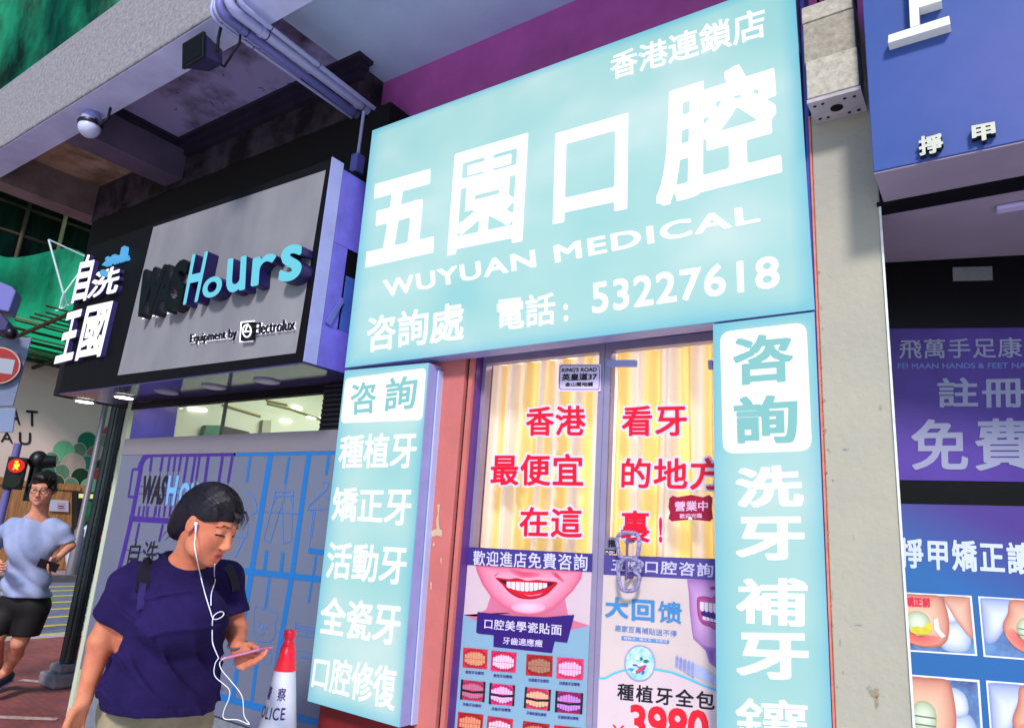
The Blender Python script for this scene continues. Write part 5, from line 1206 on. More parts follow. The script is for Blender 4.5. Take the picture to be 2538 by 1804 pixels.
# catch fan of bamboo slats sloping out over the street
fan = thing('catch_fan', 'sloping bamboo catch fan over green net below the scaffold', 'platform', (FX+1.5, 7, zn))
fA = onX(-60, 872, FX+.1); fB = onY(187, 763, fA.y); fB.x = min(fB.x, -14.5)
def fpt(u, v):          # u along the wall, v from the wall out
    return fA.lerp(fB, v)+Vector((0, 9*u, 0))
MB().poly([fpt(0, 0)+Vector((0, 0, .12)), fpt(1, 0)+Vector((0, 0, .12)), fpt(1, 1)+Vector((0, 0, .12)), fpt(0, 1)+Vector((0, 0, .12))]).build('fan_net', cloth('fan_net_green', (40, 220, 156), 0), fan)
R = random.Random(8)
for k in range(19):
    v = k/18; o_ = R.uniform(-.5, .1); MB().tube([fpt(0, v)+Vector((0, o_, R.uniform(-.03, .05))), fpt(1, v)], .02, 8).build('slat', BAMD if k % 4 else BAM, fan, sm=True)
for u in (.0, .14, .3, .5, .75): MB().tube([fpt(u, -.03)+Vector((0, 0, -.07)), fpt(u, 1.03)+Vector((0, 0, -.07))], .045, 8).build('rafter', BAMD, fan, sm=True)
# white stay ropes
ROPE = M('rope_white', (226, 232, 236), .6)
pt_ = onX(*a6(490, 1195), FX+2.4); kn = onX(*a1(640, 320), FX+2.4); e2 = onX(*a6(900, 1385), FX+2.4); fo = onX(*a1(640, 500), FX+2.2)
rp2 = thing('stay_rope', 'knotted white stay rope tied down to the bamboo fan', 'rope', fo)
b = MB().tube([pt_, kn], .022, 6).tube([pt_, e2], .018, 6).tube([e2, kn], .015, 6)
for k in range(5):
    a = onX(*a1(600+k*24, 470+14*math.sin(k*2)), FX+2.2); b.tube([kn, (kn+a)/2+Vector((0, .1*math.sin(k*1.9), 0)), a], .02, 6)
b.tube([onX(*a1(570, 500), FX+2.2), onX(*a1(690, 440), FX+2.2)], .06, 8)
b.build('rope', ROPE, rp2, sm=True)
# no entry sign on its post
NEd = 5.6
ne = dep(-6, 905, NEd); NX2 = ne.x
nes = thing('no_entry_sign', 'red no entry disc with a white bar on a grey backing plate', 'sign', (ne.x, ne.y, 0))
nn = Vector((1, -.62, 0)).normalized(); NPp = Pl(ne, nn)
sd = Vector((-nn.y, nn.x, 0)); 
def npt(a, r, o_=.0): return ne+sd*(r*math.cos(a))+Vector((0, 0, r*math.sin(a)))+nn*o_
r_ = (NPp((46, 905))-ne).length
b = MB(); b.prism([npt(2*math.pi*k/40, r_) for k in range(40)], nn*-.012); b.build('disc', M('sign_red', (150, 26, 24), .5, .12, 30, bump=.1, bscale=60), nes)
b = MB(); b.prism([npt(2*math.pi*k/40, r_+.012, -.004) for k in range(40)], nn*-.012); b.build('disc_rim', M('sign_rim', (196, 150, 140), .4), nes)
b = MB(); b.prism([ne+sd*x+Vector((0, 0, z))+nn*.004 for x, z in ((-r_*.78, -.06), (r_*.78, -.06), (r_*.78, .06), (-r_*.78, .06))], nn*-.003); b.build('white_bar', M('bar_grey_white', (152, 158, 174), .45), nes)
BP = M('backing_plate', (112, 124, 158), .4, .2, 3)
PQ = Pl(ne-nn*.05, nn)
b = MB(); b.prism([PQ(a1(*q)) for q in ((-300, 1455), (130, 1445), (320, 757), (-150, 757))], nn*-.02); b.build('backing_plate', BP, nes, bevel=.004)
b = MB(); b.prism([PQ(q) for q in (a2(-260, 290), a2(128, 288), a2(160, 45), a2(-240, 50))], nn*-.02); b.build('lower_plate', M('lower_plate', (120, 136, 170), .4, .15, 3), nes, bevel=.004)
hq_z = ne.z+.5
pp = ne-nn*.12-CR*.34
MB().lathe((pp.x, pp.y, 0), [(.04, 0), (.04, hq_z)], 16).build('post', M('post_grey', (90, 92, 112), .45), nes, sm=True)
# box lamp above the sign
hq = onP(*a1(50, 380), ne+nn*.1, nn)
bl_ = thing('signal_housing', 'violet grey signal housing above the no entry disc', 'housing', hq)
HPn = Pl(hq, nn)
b = MB(); b.prism([HPn(a1(*q)) for q in ((-150, 450), (90, 500), (165, 290), (120, 245), (0, 195), (-150, 170))], nn*-.22); b.build('housing', M('housing_violet', (112, 112, 190), .4, .12, 5), bl_, bevel=.01)
b = MB(); b.prism([HPn(a1(*q)) for q in ((-150, 680), (60, 690), (95, 600), (20, 520), (-150, 480))], nn*-.18); b.build('neck', M('housing_dark', (50, 44, 96), .4, .2, 5), bl_, bevel=.01)
MB().ball(HPn(a1(110, 715)), .05, 14, 10).build('knob', MBK, bl_, sm=True)
# pedestrian signal and traffic signal head across the corner
TD = 8.8
pc = dep(*a2(165, 625), TD)
ts = thing('pedestrian_signal', 'black pedestrian signal with its red man lit behind the runner', 'traffic light', (pc.x, pc.y, 0))
tn = Vector((1, -.45, 0)).normalized(); tsd = Vector((-tn.y, tn.x, 0)); TP = Pl(pc, tn)
def tbox(c, sx, sz, d0, d1): return MB().prism([c+tsd*x*sx+Vector((0, 0, z*sz))+tn*d1 for x, z in ((-1, -1), (1, -1), (1, 1), (-1, 1))], tn*(d0-d1))
HB = M('signal_black', (16, 16, 18), .4)
tbox(pc-Vector((0, 0, .09)), .105, .20, -.2, -.02).build('housing', HB, ts, bevel=.012)
MB().lathe(pc-tn*.02, [(.088, 0), (.088, .03)], 24, axis=tn).build('red_lens', M('red_lens_glow', (220, 24, 12), emit=.9), ts)
MB().lathe(pc-Vector((0, 0, .19))-tn*.02, [(.085, 0), (.085, .03)], 24, axis=tn).build('dark_lens', M('dark_lens', (20, 28, 24), .2), ts)
fg = M('red_man_glow', (255, 190, 40), emit=1.6); o3 = .02
for pts in ([(150, 575), (185, 575), (185, 600), (150, 600)], [(140, 605), (195, 605), (198, 630), (180, 640), (185, 665), (165, 665), (150, 645), (140, 668), (125, 660), (140, 635)]):
    shape('red_man', TP, [a2(*q) for q in pts], fg, ts, o3)
MB().tube([(pc.x-.1, pc.y, 0), (pc.x-.1, pc.y, dep(*a2(290, 400), TD).z)], .045, 12).build('post', M('post_violet', (96, 92, 150), .45), ts, sm=True)
hc = dep(*a2(380, 590), TD+.3)
MB().ball(hc+Vector((0, 0, .02)), (.11, .11, .13), 14, 10).build('side_signal', HB, ts, sm=True)
MB().tube([hc, hc+tsd*.2+Vector((0, 0, .03))], [.1, .075], 14).build('visor', HB, ts, sm=True)
MB().tube([hc+Vector((0, 0, -.5)), hc], .075, 12).build('side_housing', HB, ts, sm=True)
# ------------------------------------------------------------------ people: signed distance bodies, one continuous surface each
def V3(p): return np.array(tuple(p), np.float32)
class SDF:
    def __init__(s, lo, hi, h):
        s.lo = np.array(lo, np.float32); s.h = h; s.n = np.ceil((np.array(hi)-np.array(lo))/h).astype(int)+1
        s.F = np.full(tuple(s.n), .25, np.float32)
    def win(s, lo, hi):
        a = np.maximum(np.floor((np.array(lo)-s.lo)/s.h).astype(int), 0); b = np.minimum(np.ceil((np.array(hi)-s.lo)/s.h).astype(int)+1, s.n)
        if (b <= a).any(): return None
        g = [s.lo[i]+np.arange(a[i], b[i], dtype=np.float32)*s.h for i in range(3)]
        X = np.stack(np.meshgrid(*g, indexing='ij'), -1); return tuple(slice(a[i], b[i]) for i in range(3)), X
    def blend(s, W, d, k, sub=False):
        f = s.F[W]
        if sub:
            if k <= 0: s.F[W] = np.maximum(f, -d); return
            h = np.maximum(k-np.abs(f+d), 0)/k; s.F[W] = np.maximum(f, -d)+h*h*k*.25
        else:
            if k <= 0: s.F[W] = np.minimum(f, d); return
            h = np.maximum(k-np.abs(f-d), 0)/k; s.F[W] = np.minimum(f, d)-h*h*k*.25
    def cap(s, a, b, ra, rb, k=.02, sub=False):
        a, b = V3(a), V3(b); m = max(ra, rb)+k+.03
        w = s.win(np.minimum(a, b)-m, np.maximum(a, b)+m)
        if w is None: return
        W, X = w; d = b-a; t = np.clip(((X-a)@d)/max(float(d@d), 1e-9), 0, 1)
        s.blend(W, np.sqrt((((X-a)-t[..., None]*d)**2).sum(-1))-(ra+(rb-ra)*t), k, sub)
    def ell(s, c, r, R=None, k=.02, sub=False):
        c = V3(c); r = np.array(r, np.float32); m = r.max()+k+.03
        w = s.win(c-m, c+m)
        if w is None: return
        W, X = w; Y = X-c
        if R is not None: Y = Y@np.array(R, np.float32).T      # rows of R: local axes
        p = Y/r; k0 = np.sqrt((p*p).sum(-1)); k1 = np.sqrt(((p/r)**2).sum(-1))
        s.blend(W, k0*(k0-1)/np.maximum(k1, 1e-6), k, sub)
    def cut(s, p, n):          # keep the side opposite to n
        g = [s.lo[i]+np.arange(s.n[i], dtype=np.float32)*s.h for i in range(3)]
        p, n = V3(p), V3(Vector(n).normalized())
        D = (g[0][:, None, None]-p[0])*n[0]+(g[1][None, :, None]-p[1])*n[1]+(g[2][None, None, :]-p[2])*n[2]
        s.F = np.maximum(s.F, D)
    def warp(s, f): 
        g = [s.lo[i]+np.arange(s.n[i], dtype=np.float32)*s.h for i in range(3)]
        X = np.stack(np.meshgrid(*g, indexing='ij'), -1); near = np.abs(s.F) < .06
        s.F[near] += f(X[near])
    def mesh(s):
        F = s.F; I = F < 0; n = F.shape
        c = np.zeros(tuple(x-1 for x in n), np.uint8)
        for dx in (0, 1):
            for dy in (0, 1):
                for dz in (0, 1): c += I[dx:n[0]-1+dx, dy:n[1]-1+dy, dz:n[2]-1+dz]
        act = (c > 0) & (c < 8); idx = np.full(act.shape, -1, np.int64); ii = np.argwhere(act); idx[act] = np.arange(len(ii))
        pos = np.zeros((len(ii), 3)); cnt = np.zeros(len(ii))
        cor = [(dx, dy, dz) for dx in (0, 1) for dy in (0, 1) for dz in (0, 1)]
        for a in cor:
            for ax in range(3):
                if a[ax] == 1: continue
                b = list(a); b[ax] = 1
                fa = F[ii[:, 0]+a[0], ii[:, 1]+a[1], ii[:, 2]+a[2]]; fb = F[ii[:, 0]+b[0], ii[:, 1]+b[1], ii[:, 2]+b[2]]
                m = (fa < 0) != (fb < 0); t = np.where(m, fa/np.where(fa == fb, 1, fa-fb), 0)
                p = ii+np.array(a); p = p.astype(float); p[:, ax] += t
                pos[m] += p[m]; cnt[m] += 1
        V = s.lo+pos/np.maximum(cnt, 1)[:, None]*s.h
        Q = []
        for ax in range(3):
            sl0 = [slice(None)]*3; sl1 = [slice(None)]*3; sl0[ax] = slice(0, -1); sl1[ax] = slice(1, None)
            A, B = I[tuple(sl0)], I[tuple(sl1)]; e = np.argwhere(A != B)
            o = [k for k in range(3) if k != ax]
            ok = (e[:, o[0]] > 0) & (e[:, o[1]] > 0) & (e[:, o[0]] < n[o[0]]-1) & (e[:, o[1]] < n[o[1]]-1); e = e[ok]
            ins = A[e[:, 0], e[:, 1], e[:, 2]]
            def g(d0, d1):
                q = e.copy(); q[:, o[0]] += d0; q[:, o[1]] += d1; return idx[q[:, 0], q[:, 1], q[:, 2]]
            quad = np.stack([g(-1, -1), g(0, -1), g(0, 0), g(-1, 0)], 1)
            fl = ins if ax != 1 else ~ins
            quad[~fl] = quad[~fl][:, ::-1]; Q.append(quad)
        Q = np.concatenate(Q); Q = Q[(Q >= 0).all(1)]
        return V, Q
    def build(s, name, mat, parent, iters=2, attrs=None):
        V, Q = s.mesh()
        for _ in range(iters):                       # light smoothing
            S = np.zeros_like(V); c = np.zeros(len(V))
            for i in range(4):
                a, b = Q[:, i], Q[:, (i+1) % 4]
                np.add.at(S, a, V[b]); np.add.at(c, a, 1); np.add.at(S, b, V[a]); np.add.at(c, b, 1)
            V = V*.45+S/np.maximum(c, 1)[:, None]*.55
        me = bpy.data.meshes.new(name); me.from_pydata(V.tolist(), [], Q.tolist()); me.update()
        if attrs:
            for nm, f in attrs.items():
                a = me.attributes.new(nm, 'FLOAT', 'POINT'); a.data.foreach_set('value', np.asarray(f(V), np.float32))
        o = link(name, me, mat, parent); smooth(o); return o

def skin_mat(name, c, c2, lip, brow=(16, 12, 14)):
    m = bpy.data.materials.new(name); m.use_nodes = True; t = m.node_tree; N = t.nodes; L = t.links; b_ = N['Principled BSDF']
    g = N.new('ShaderNodeNewGeometry'); nz = N.new('ShaderNodeTexNoise'); nz.inputs['Scale'].default_value = 16; nz.inputs['Detail'].default_value = 4; L.new(g.outputs['Position'], nz.inputs['Vector'])
    rp = N.new('ShaderNodeValToRGB'); rp.color_ramp.elements[0].position = .3; rp.color_ramp.elements[0].color = rgb(c2); rp.color_ramp.elements[1].position = .65; rp.color_ramp.elements[1].color = rgb(c)
    L.new(nz.outputs['Fac'], rp.inputs[0]); cur = rp.outputs[0]
    for at, col, wd in (('lip', lip, .0015), ('brow', brow, .0015), ('eye', (26, 18, 20), .001)):
        a = N.new('ShaderNodeAttribute'); a.attribute_name = at
        mr = N.new('ShaderNodeMapRange'); mr.inputs[1].default_value = wd; mr.inputs[2].default_value = -wd; L.new(a.outputs['Fac'], mr.inputs[0])
        mx = N.new('ShaderNodeMix'); mx.data_type = 'RGBA'; L.new(mr.outputs[0], mx.inputs[0]); L.new(cur, mx.inputs[6]); mx.inputs[7].default_value = rgb(col); cur = mx.outputs[2]
    L.new(cur, b_.inputs['Base Color']); b_.inputs['Roughness'].default_value = .62; b_.inputs['Specular IOR Level'].default_value = .25
    b_.inputs['Subsurface Weight'].default_value = .12; b_.inputs['Subsurface Radius'].default_value = (.02, .008, .005); b_.inputs['Subsurface Scale'].default_value = .5
    return m
class Head:
    def __init__(s, c, f, up, sc=1.0):
        s.c = Vector(c); s.f = Vector(f).normalized(); u = Vector(up); s.u = (u-s.f*u.dot(s.f)).normalized(); s.s = s.f.cross(s.u)*-1; s.k = sc
        s.R = [tuple(s.s), tuple(s.f), tuple(s.u)]
    def p(s, x, y, z): return s.c+(s.s*x+s.f*y+s.u*z)*s.k
    def loc(s, V): d = (V-V3(s.c))/s.k; R = np.array(s.R); return d@R.T
    def carve(s, S, female=True):
        k = s.k; E = lambda x, y, z, r, kk=.02, sub=False: S.ell(s.p(x, y, z), [q*k for q in r], s.R, kk*k, sub); C = lambda a, b, ra, rb, kk=.012, sub=False: S.cap(s.p(*a), s.p(*b), ra*k, rb*k, kk*k, sub)
        E(0, -.012, .04, (.074, .094, .086)); E(0, .032, -.02, (.062, .058, .082), .03)
        E(0, .045, -.07, (.046, .044, .04), .03); E(0, .078, -.093, (.018, .014, .014), .02)
        for q in (-1, 1):
            E(q*.036, .062, -.028, (.026, .022, .028), .02)
            E(q*(.044 if female else .05), .02, -.062, (.016, .03, .026), .03)
            E(q*.032, .101, .010, (.017, .014, .011), .012, True)
            E(q*.031, .077, .008, (.0145, .0135, .011), .004)
            C((q*.012, .089, .030), (q*.044, .078, .030), .0065, .005, .012)
            E(q*.0115, .101, -.034, (.008, .009, .007), .006)
            E(q*.077, -.004, -.004, (.008, .018, .030), .006); E(q*.083, .0, -.004, (.005, .010, .018), .004, True)
        C((0, .088, .016), (0, .109, -.027), .007, .0105, .014)
        C((-.017, .089, -.057), (.017, .089, -.057), .0058, .0058, .006); C((-.014, .089, -.070), (.014, .089, -.070), .0066, .0066, .006)
        C((-.022, .101, -.0635), (.022, .101, -.0635), .0022, .0022, .002, True)
    def attrs(s, down=True):
        def lip(V): 
            q = s.loc(V); d = np.sqrt((q[:, 0]/1.75)**2+((q[:, 2]+.064)/.68)**2)-.0132; return np.where(q[:, 1] > .07, d, 1)
        def brow(V):
            q = s.loc(V); x = np.abs(q[:, 0]); zc_ = .033+.10*(x-.03)-1.2*np.maximum(0, x-.038)
            d = np.maximum(np.abs(q[:, 2]-zc_)-.0026, np.maximum(.013-x, x-.05)); return np.where(q[:, 1] > .05, d, 1)
        def eye(V):
            q = s.loc(V); x = np.abs(q[:, 0])-.031
            if down: d = np.maximum(np.abs(q[:, 2]-(.003-9*x*x))-.0032, np.abs(x)-.017)
            else: d = np.minimum(np.maximum(np.abs(q[:, 2]-(.0115-8*x*x))-.0015, np.abs(x)-.0155), np.sqrt(x*x+(q[:, 2]-.007)**2)-.0055)
            n1 = np.sqrt((np.abs(q[:, 0])-.0085)**2+((q[:, 2]+.0425)*1.6)**2)-.0045
            d = np.minimum(d, np.where(q[:, 1] > .09, n1, 1)); d = np.minimum(d, np.where((q[:, 1] > .08) & (np.abs(q[:, 0]) < .021), np.abs(q[:, 2]+.0638)-.0012, 1))
            return np.where(q[:, 1] > .05, d, 1)
        return {'lip': lip, 'brow': brow, 'eye': eye}
def hand(S, wr, fw, nrm, side, sc=1., curl=(.5, .6, .7, .8), thumb=(.6, .7), spread=.05):
    """wr wrist, fw along the fingers, nrm out of the palm, side towards the thumb"""
    fw, nrm, side = [Vector(v).normalized() for v in (fw, nrm, side)]; k = sc
    for i in range(4):
        y = .030-.020*i; S.cap(wr+fw*.01*k+side*y*.55*k, wr+fw*(.082-.004*abs(i-1))*k+side*y*k, .0125*k, .0108*k, .010*k)
    for i, L_ in enumerate((.042, .047, .044, .034)):
        y = .031-.0205*i; p = wr+fw*(.084-.004*abs(i-1))*k+side*y*k; a = 0; d0 = (fw+side*spread*(1.5-i)).normalized()
        for j in range(3):
            a += curl[i]*(.8, 1.0, .7)[j]; d = d0*math.cos(a)+nrm*math.sin(a); q = p+d*L_*(1, .68, .52)[j]*k
            S.cap(p, q, (.0090-.0009*j)*k, (.0083-.0009*j)*k, .003*k); p = q
    p = wr+fw*.022*k+side*.026*k; a = thumb[0]
    d = (fw*math.cos(a)+side*math.sin(a)+nrm*.35).normalized(); q = p+d*.042*k; S.cap(p, q, .014*k, .0105*k, .008*k)
    d2 = (fw*math.cos(a-thumb[1])+side*math.sin(a-thumb[1])*.8+nrm*.45).normalized(); q2 = q+d2*.032*k; S.cap(q, q2, .0102*k, .0092*k, .004*k)
    d3 = (d2+nrm*.15).normalized(); S.cap(q2, q2+d3*.026*k, .0092*k, .0075*k, .003*k)
    return p

def cloth_mat(name, c, c2, sc=5, bump=.25, rough=.75, sheen=.0):
    m = M(name, c, rough, c2=c2, scale=sc, bump=bump, bscale=16, thr=(.3, .7), spec=.08); return m
# ============ the woman looking at her phone
D0 = 2.3
J = lambda q, d: dep(q[0], q[1], d)
wo = thing('person', 'young woman in navy t-shirt looking down at a phone with white earphones', 'person', (0, 0, 0))
hc_ = J((508, 1292), D0)
hc_ = J((516, 1301), D0)
H1 = Head(hc_, CR*.86-CU*.36-CF*.36, CR*.38+CU*.91+CF*.16, 1.0)
nk = J((462, 1392), D0+.04)                # neck base
shR, shL = J((320, 1446), D0-.05), J((560, 1428), D0+.17)
elR, wrR = J((250, 1590), D0-.06), J((208, 1735), D0-.12)
elL, wrL = J((585, 1562), D0+.13), J((590, 1606), D0-.01)
hp = J((385, 1790), D0+.06)                # hip centre
hp.z = max(hp.z, .86)
ground = 0
wo.location = (hp.x, hp.y, 0)
S = SDF((hp.x-.62, hp.y-.55, -.01), (hp.x+.62, hp.y+.55, 1.72), .0048)
H1.carve(S)
chest = (shR+shL)/2+Vector((0, 0, -.06)); axs = (shL-shR).normalized(); fr_ = axs.cross(Vector((0, 0, 1))); 
if fr_.dot(CF) > 0: fr_ = -fr_
fr_ = Vector((fr_.x, fr_.y, 0)).normalized()
S.cap(H1.p(0, -.03, -.05), nk+Vector((0, 0, -.02)), .043, .049, .02)
S.cap(nk+Vector((0, 0, -.035)), shR, .047, .042, .05); S.cap(nk+Vector((0, 0, -.035)), shL, .047, .042, .05)
Rt = [tuple(axs), tuple(fr_), (0, 0, 1)]
S.ell(chest+Vector((0, 0, -.08))-fr_*.02, (.17, .105, .17), Rt, .05)
S.ell((chest+hp)/2, (.15, .115, .2), Rt, .06); S.ell(hp, (.16, .115, .14), Rt, .06)
S.cap(shR, elR, .045, .038, .02); S.cap(elR, wrR, .038, .024, .015)
S.cap(shL, elL, .042, .036, .02); S.cap(elL, wrL, .036, .024, .015)
hand(S, wrR, (wrR-elR).normalized()+CR*-.15, -CR*-.5+CF*.3, CF*-.7+CR*-.3, .95, (.25, .3, .35, .4))
# hand under the phone: fingers run under it towards the viewer's right, thumb on top
ph_c = J((612, 1618), D0-.08)
pl_ = (CR*.88+CU*.30-CF*.25).normalized()          # long axis of the phone
pn = (CU*.80-CR*.30+CF*.35); pn = (pn-pl_*pn.dot(pl_)).normalized()   # out of the screen
pw = pl_.cross(pn)
hw = wrL
hand(S, hw, (ph_c-hw).normalized()*.6+CR*.4-CU*.35-CF*.55, (CR*.55+CU*.55-CF*.2), (CR*.6+CU*.7), .92, (.55, .6, .65, .7), (.5, .6))
for s_, dx, ry in ((-1, -.085, 0), (1, .085, 0)):
    kn_ = hp+axs*dx+fr_*(.10 if s_ > 0 else -.02)+Vector((0, 0, -.42)); an = Vector((kn_.x, kn_.y, .09))+fr_*(.02 if s_ > 0 else -.16)
    S.cap(hp+axs*dx*.9+Vector((0, 0, -.06)), kn_, .085, .055, .03); S.cap(kn_, an, .052, .036, .02); S.cap(an, an+fr_*.13+Vector((0, 0, -.05)), .035, .03, .02)
SKINW = skin_mat('warm_skin', (206, 130, 98), (184, 100, 76), (188, 84, 80))
S.build('body', SKINW, wo, 2, H1.attrs(True))
# t-shirt
T = SDF((hp.x-.45, hp.y-.4, hp.z-.2), (hp.x+.45, hp.y+.4, 1.5), .0046)
T.cap(nk+Vector((0, 0, -.028)), shR+Vector((0, 0, -.006)), .058, .060, .05); T.cap(nk+Vector((0, 0, -.028)), shL+Vector((0, 0, -.006)), .056, .058, .05)
T.ell(chest+Vector((0, 0, -.075))-fr_*.01, (.185, .128, .17), Rt, .05)
bust = J((500, 1530), D0-.05); T.ell(bust, (.085, .065, .08), Rt, .09); bust2 = J((425, 1530), D0-.09); T.ell(bust2, (.08, .065, .08), Rt, .09)
T.ell((chest+hp)/2+fr_*.01, (.17, .138, .22), Rt, .07); T.ell(J((400, 1690), D0+.0), (.185, .15, .15), Rt, .07)
seR = shR.lerp(elR, .60); seL = shL.lerp(elL, .72)
T.cap(shR, seR+(elR-shR)*.1, .052, .062, .03); T.cap(shL, seL+(elL-shL)*.1, .050, .054, .03)
T.cap(J((385, 1535), D0+.0), J((315, 1722), D0+.03), .075, .108, .05); T.cap(J((500, 1560), D0+.02), J((462, 1720), D0+.02), .07, .085, .05)
hem = J((385, 1752), D0)
def folds(X):
    q = X-V3(hp); a = q@V3(axs); z = q[:, 2]; f = q@V3(fr_)
    rdg = lambda t, p: (1-np.abs(np.sin(t)))**p
    n1 = .81*a+.58*z; n2 = -.5*a+.86*z
    lo_ = np.clip((.42-z)/.14, 0, 1); hi_ = np.clip((z-.24)/.12, 0, 1)*np.clip((.19-np.abs(a))/.05, 0, 1)
    d = -0.0205*lo_*rdg(27*n1+1.5*np.sin(6*z+5*a)+.6, 3)*np.clip(.55+.6*np.sin(7*a-9*n2), 0, 1)
    d += -0.0130*lo_*rdg(41*n1+2.0*np.sin(8*n2)+2.0, 3)*np.clip(.4+.7*np.sin(13*n2+4*a), 0, 1)
    d += -0.0195*hi_*rdg(33*n2+1.8*np.sin(9*a)+.4, 3)*np.clip(.4+.7*np.sin(10*a+5*z+1), 0, 1)
    d += -0.0120*hi_*rdg(46*n1+1.5*np.sin(11*n2), 3)*np.clip(.3+.7*np.sin(14*n2), 0, 1)
    hd_ = (X-V3(hem))@V3((Vector((0, 0, 1))+axs*.05).normalized()); d -= .0022*((hd_ < .024) & (hd_ > -.01))
    nc_ = np.sqrt((((X-V3(nk+Vector((0, 0, .045))+fr_*.035))/np.array((.074, .082, .074), np.float32))**2).sum(-1)); d -= .0025*((nc_ < 1.2) & (z > .3))
    for p_, ax_ in ((seR, (elR-shR).normalized()), (seL, (elL-shL).normalized())):
        sd_ = (X-V3(p_))@V3(ax_); rr_ = np.sqrt(((X-V3(p_))**2).sum(-1)); d -= .002*((sd_ > -.022) & (rr_ < .1))
    d += .0018*np.sin(70*n1+3*np.sin(12*n2))
    return d.astype(np.float32)
T.warp(folds)
T.ell(nk+Vector((0, 0, .045))+fr_*.035, (.074, .082, .074), None, .006, True)
ln = (hp-chest).normalized()
T.cut(hem, Vector((0, 0, -1))-axs*.05)
# sleeve ends
def sleeve_cut(T, p, ax, side):
    g = [T.lo[i]+np.arange(T.n[i], dtype=np.float32)*T.h for i in range(3)]
    X = np.stack(np.meshgrid(*g, indexing='ij'), -1)-V3(p); d = X@V3(ax); r = np.sqrt(np.maximum((X**2).sum(-1)-d*d, 0))
    m = (r < .105) & (d > -.02) & ((X@V3(side)) > -.068); T.F[m] = np.maximum(T.F[m], d[m])
sleeve_cut(T, seR, (elR-shR).normalized(), -axs); sleeve_cut(T, seL, (elL-shL).normalized(), axs)
NAVYT = cloth_mat('navy_shirt_cloth', (42, 30, 82), (28, 20, 56), 6, .5, .9)
shirt_o = T.build('t_shirt', NAVYT, wo, 2)
from mathutils.bvhtree import BVHTree
SHBVH = BVHTree.FromPolygons([v.co+Vector(wo.location) for v in shirt_o.data.vertices], [tuple(p.vertices) for p in shirt_o.data.polygons])
def on_shirt(q, off, d):          # a point lying on the shirt where the photo shows it
    r_ = ray(*q).normalized(); h = SHBVH.ray_cast(CAMP, r_)
    return h[0]-r_*off if h[0] is not None else dep(q[0], q[1], d)
# trousers
K = SDF((hp.x-.4, hp.y-.45, .05), (hp.x+.4, hp.y+.45, hp.z+.22), .0075)
K.ell(hp+Vector((0, 0, .0)), (.182, .142, .17), Rt, .04)
for s_, dx in ((-1, -.085), (1, .085)):
    kn_ = hp+axs*dx+fr_*(.10 if s_ > 0 else -.02)+Vector((0, 0, -.42)); an = Vector((kn_.x, kn_.y, .09))+fr_*(.02 if s_ > 0 else -.16)
    K.cap(hp+axs*dx*.9+Vector((0, 0, -.06)), kn_, .1, .075, .03); K.cap(kn_, an+Vector((0, 0, .03)), .075, .065, .02)
K.warp(lambda X: (.006*np.sin(40*X[:, 2]+20*X[:, 0])).astype(np.float32))
K.build('trousers', cloth_mat('khaki_cloth', (172, 160, 132), (128, 118, 98), 8), wo, 2)
shm = M('shoe_grey', (70, 66, 80), .6)
for s_, dx in ((-1, -.085), (1, .085)):
    kn_ = hp+axs*dx+fr_*(.10 if s_ > 0 else -.02)+Vector((0, 0, -.42)); an = Vector((kn_.x, kn_.y, .0))+fr_*(.02 if s_ > 0 else -.16)
    Q_ = SDF((an.x-.25, an.y-.25, -.005), (an.x+.25, an.y+.25, .16), .007); Q_.cap(an+Vector((0, 0, .05))-fr_*.03, an+fr_*.15+Vector((0, 0, .035)), .045, .04, .02); Q_.cap(an+Vector((0, 0, .06)), an+Vector((0, 0, .1)), .045, .042, .02); Q_.cut((0, 0, .002), (0, 0, -1)); Q_.build('shoe', shm, wo, 1)
# hair
def hair_mat(name, c=(14, 10, 16), c2=(38, 26, 52)):
    m = M(name, c2, .5, c2=c, scale=30, spec=.3, thr=(.4, .9)); return m
HAIRW = hair_mat('black_hair')
Hh = SDF(tuple(hc_-Vector((.2, .2, .22))), tuple(hc_+Vector((.2, .2, .2))), .0042)
E = lambda x, y, z, r, k=.015, sub=False: Hh.ell(H1.p(x, y, z), r, H1.R, k, sub)
E(0, -.012, .046, (.083, .106, .090)); E(0, -.075, .0, (.072, .05, .07), .03); E(0, -.09, -.045, (.05, .036, .05), .03)
for q in (-1, 1): E(q*.064, .02, .05, (.018, .05, .04), .02)
g_ = [Hh.lo[i]+np.arange(Hh.n[i], dtype=np.float32)*Hh.h for i in range(3)]
q_ = H1.loc(np.stack(np.meshgrid(*g_, indexing='ij'), -1).reshape(-1, 3)).reshape(*Hh.n, 3)
sm_ = np.clip((q_[..., 1]+.036)/.026, 0, 1); sm_ = sm_*sm_*(3-2*sm_)
zl_ = -.11*(1-sm_)+(.020+.52*np.clip(q_[..., 1]-.03, 0, .07))*sm_
Hh.F = Hh.F+.007*np.exp(-np.maximum(0, q_[..., 2]-zl_)/.03)*sm_
Hh.F = np.maximum(Hh.F, (zl_-q_[..., 2])*.8).astype(np.float32)
for q in (-1, 1): E(q*.09, -.004, -.012, (.03, .022, .034), .006, True)
def strands(X):
    q = H1.loc(X); a = np.arctan2(q[:, 0], q[:, 2]-.0); return (.0022*np.sin(a*46+q[:, 1]*30)+.0016*np.sin(a*95+7*np.sin(q[:, 1]*22))).astype(np.float32)
hr = Hh.build('hair', HAIRW, wo, 1)
b = MB(); R = random.Random(5)
def comb(a, y, lift):          # a point on the combed hair, running from the hairline back to the nape
    yy = max(-.99, min(.99, (y+.012)/.108)); k_ = math.sqrt(1-yy*yy)
    return H1.p((.084*k_+lift)*math.sin(a), y, .046-.02*max(0, -y-.03)*6+(.091*k_+lift)*math.cos(a))
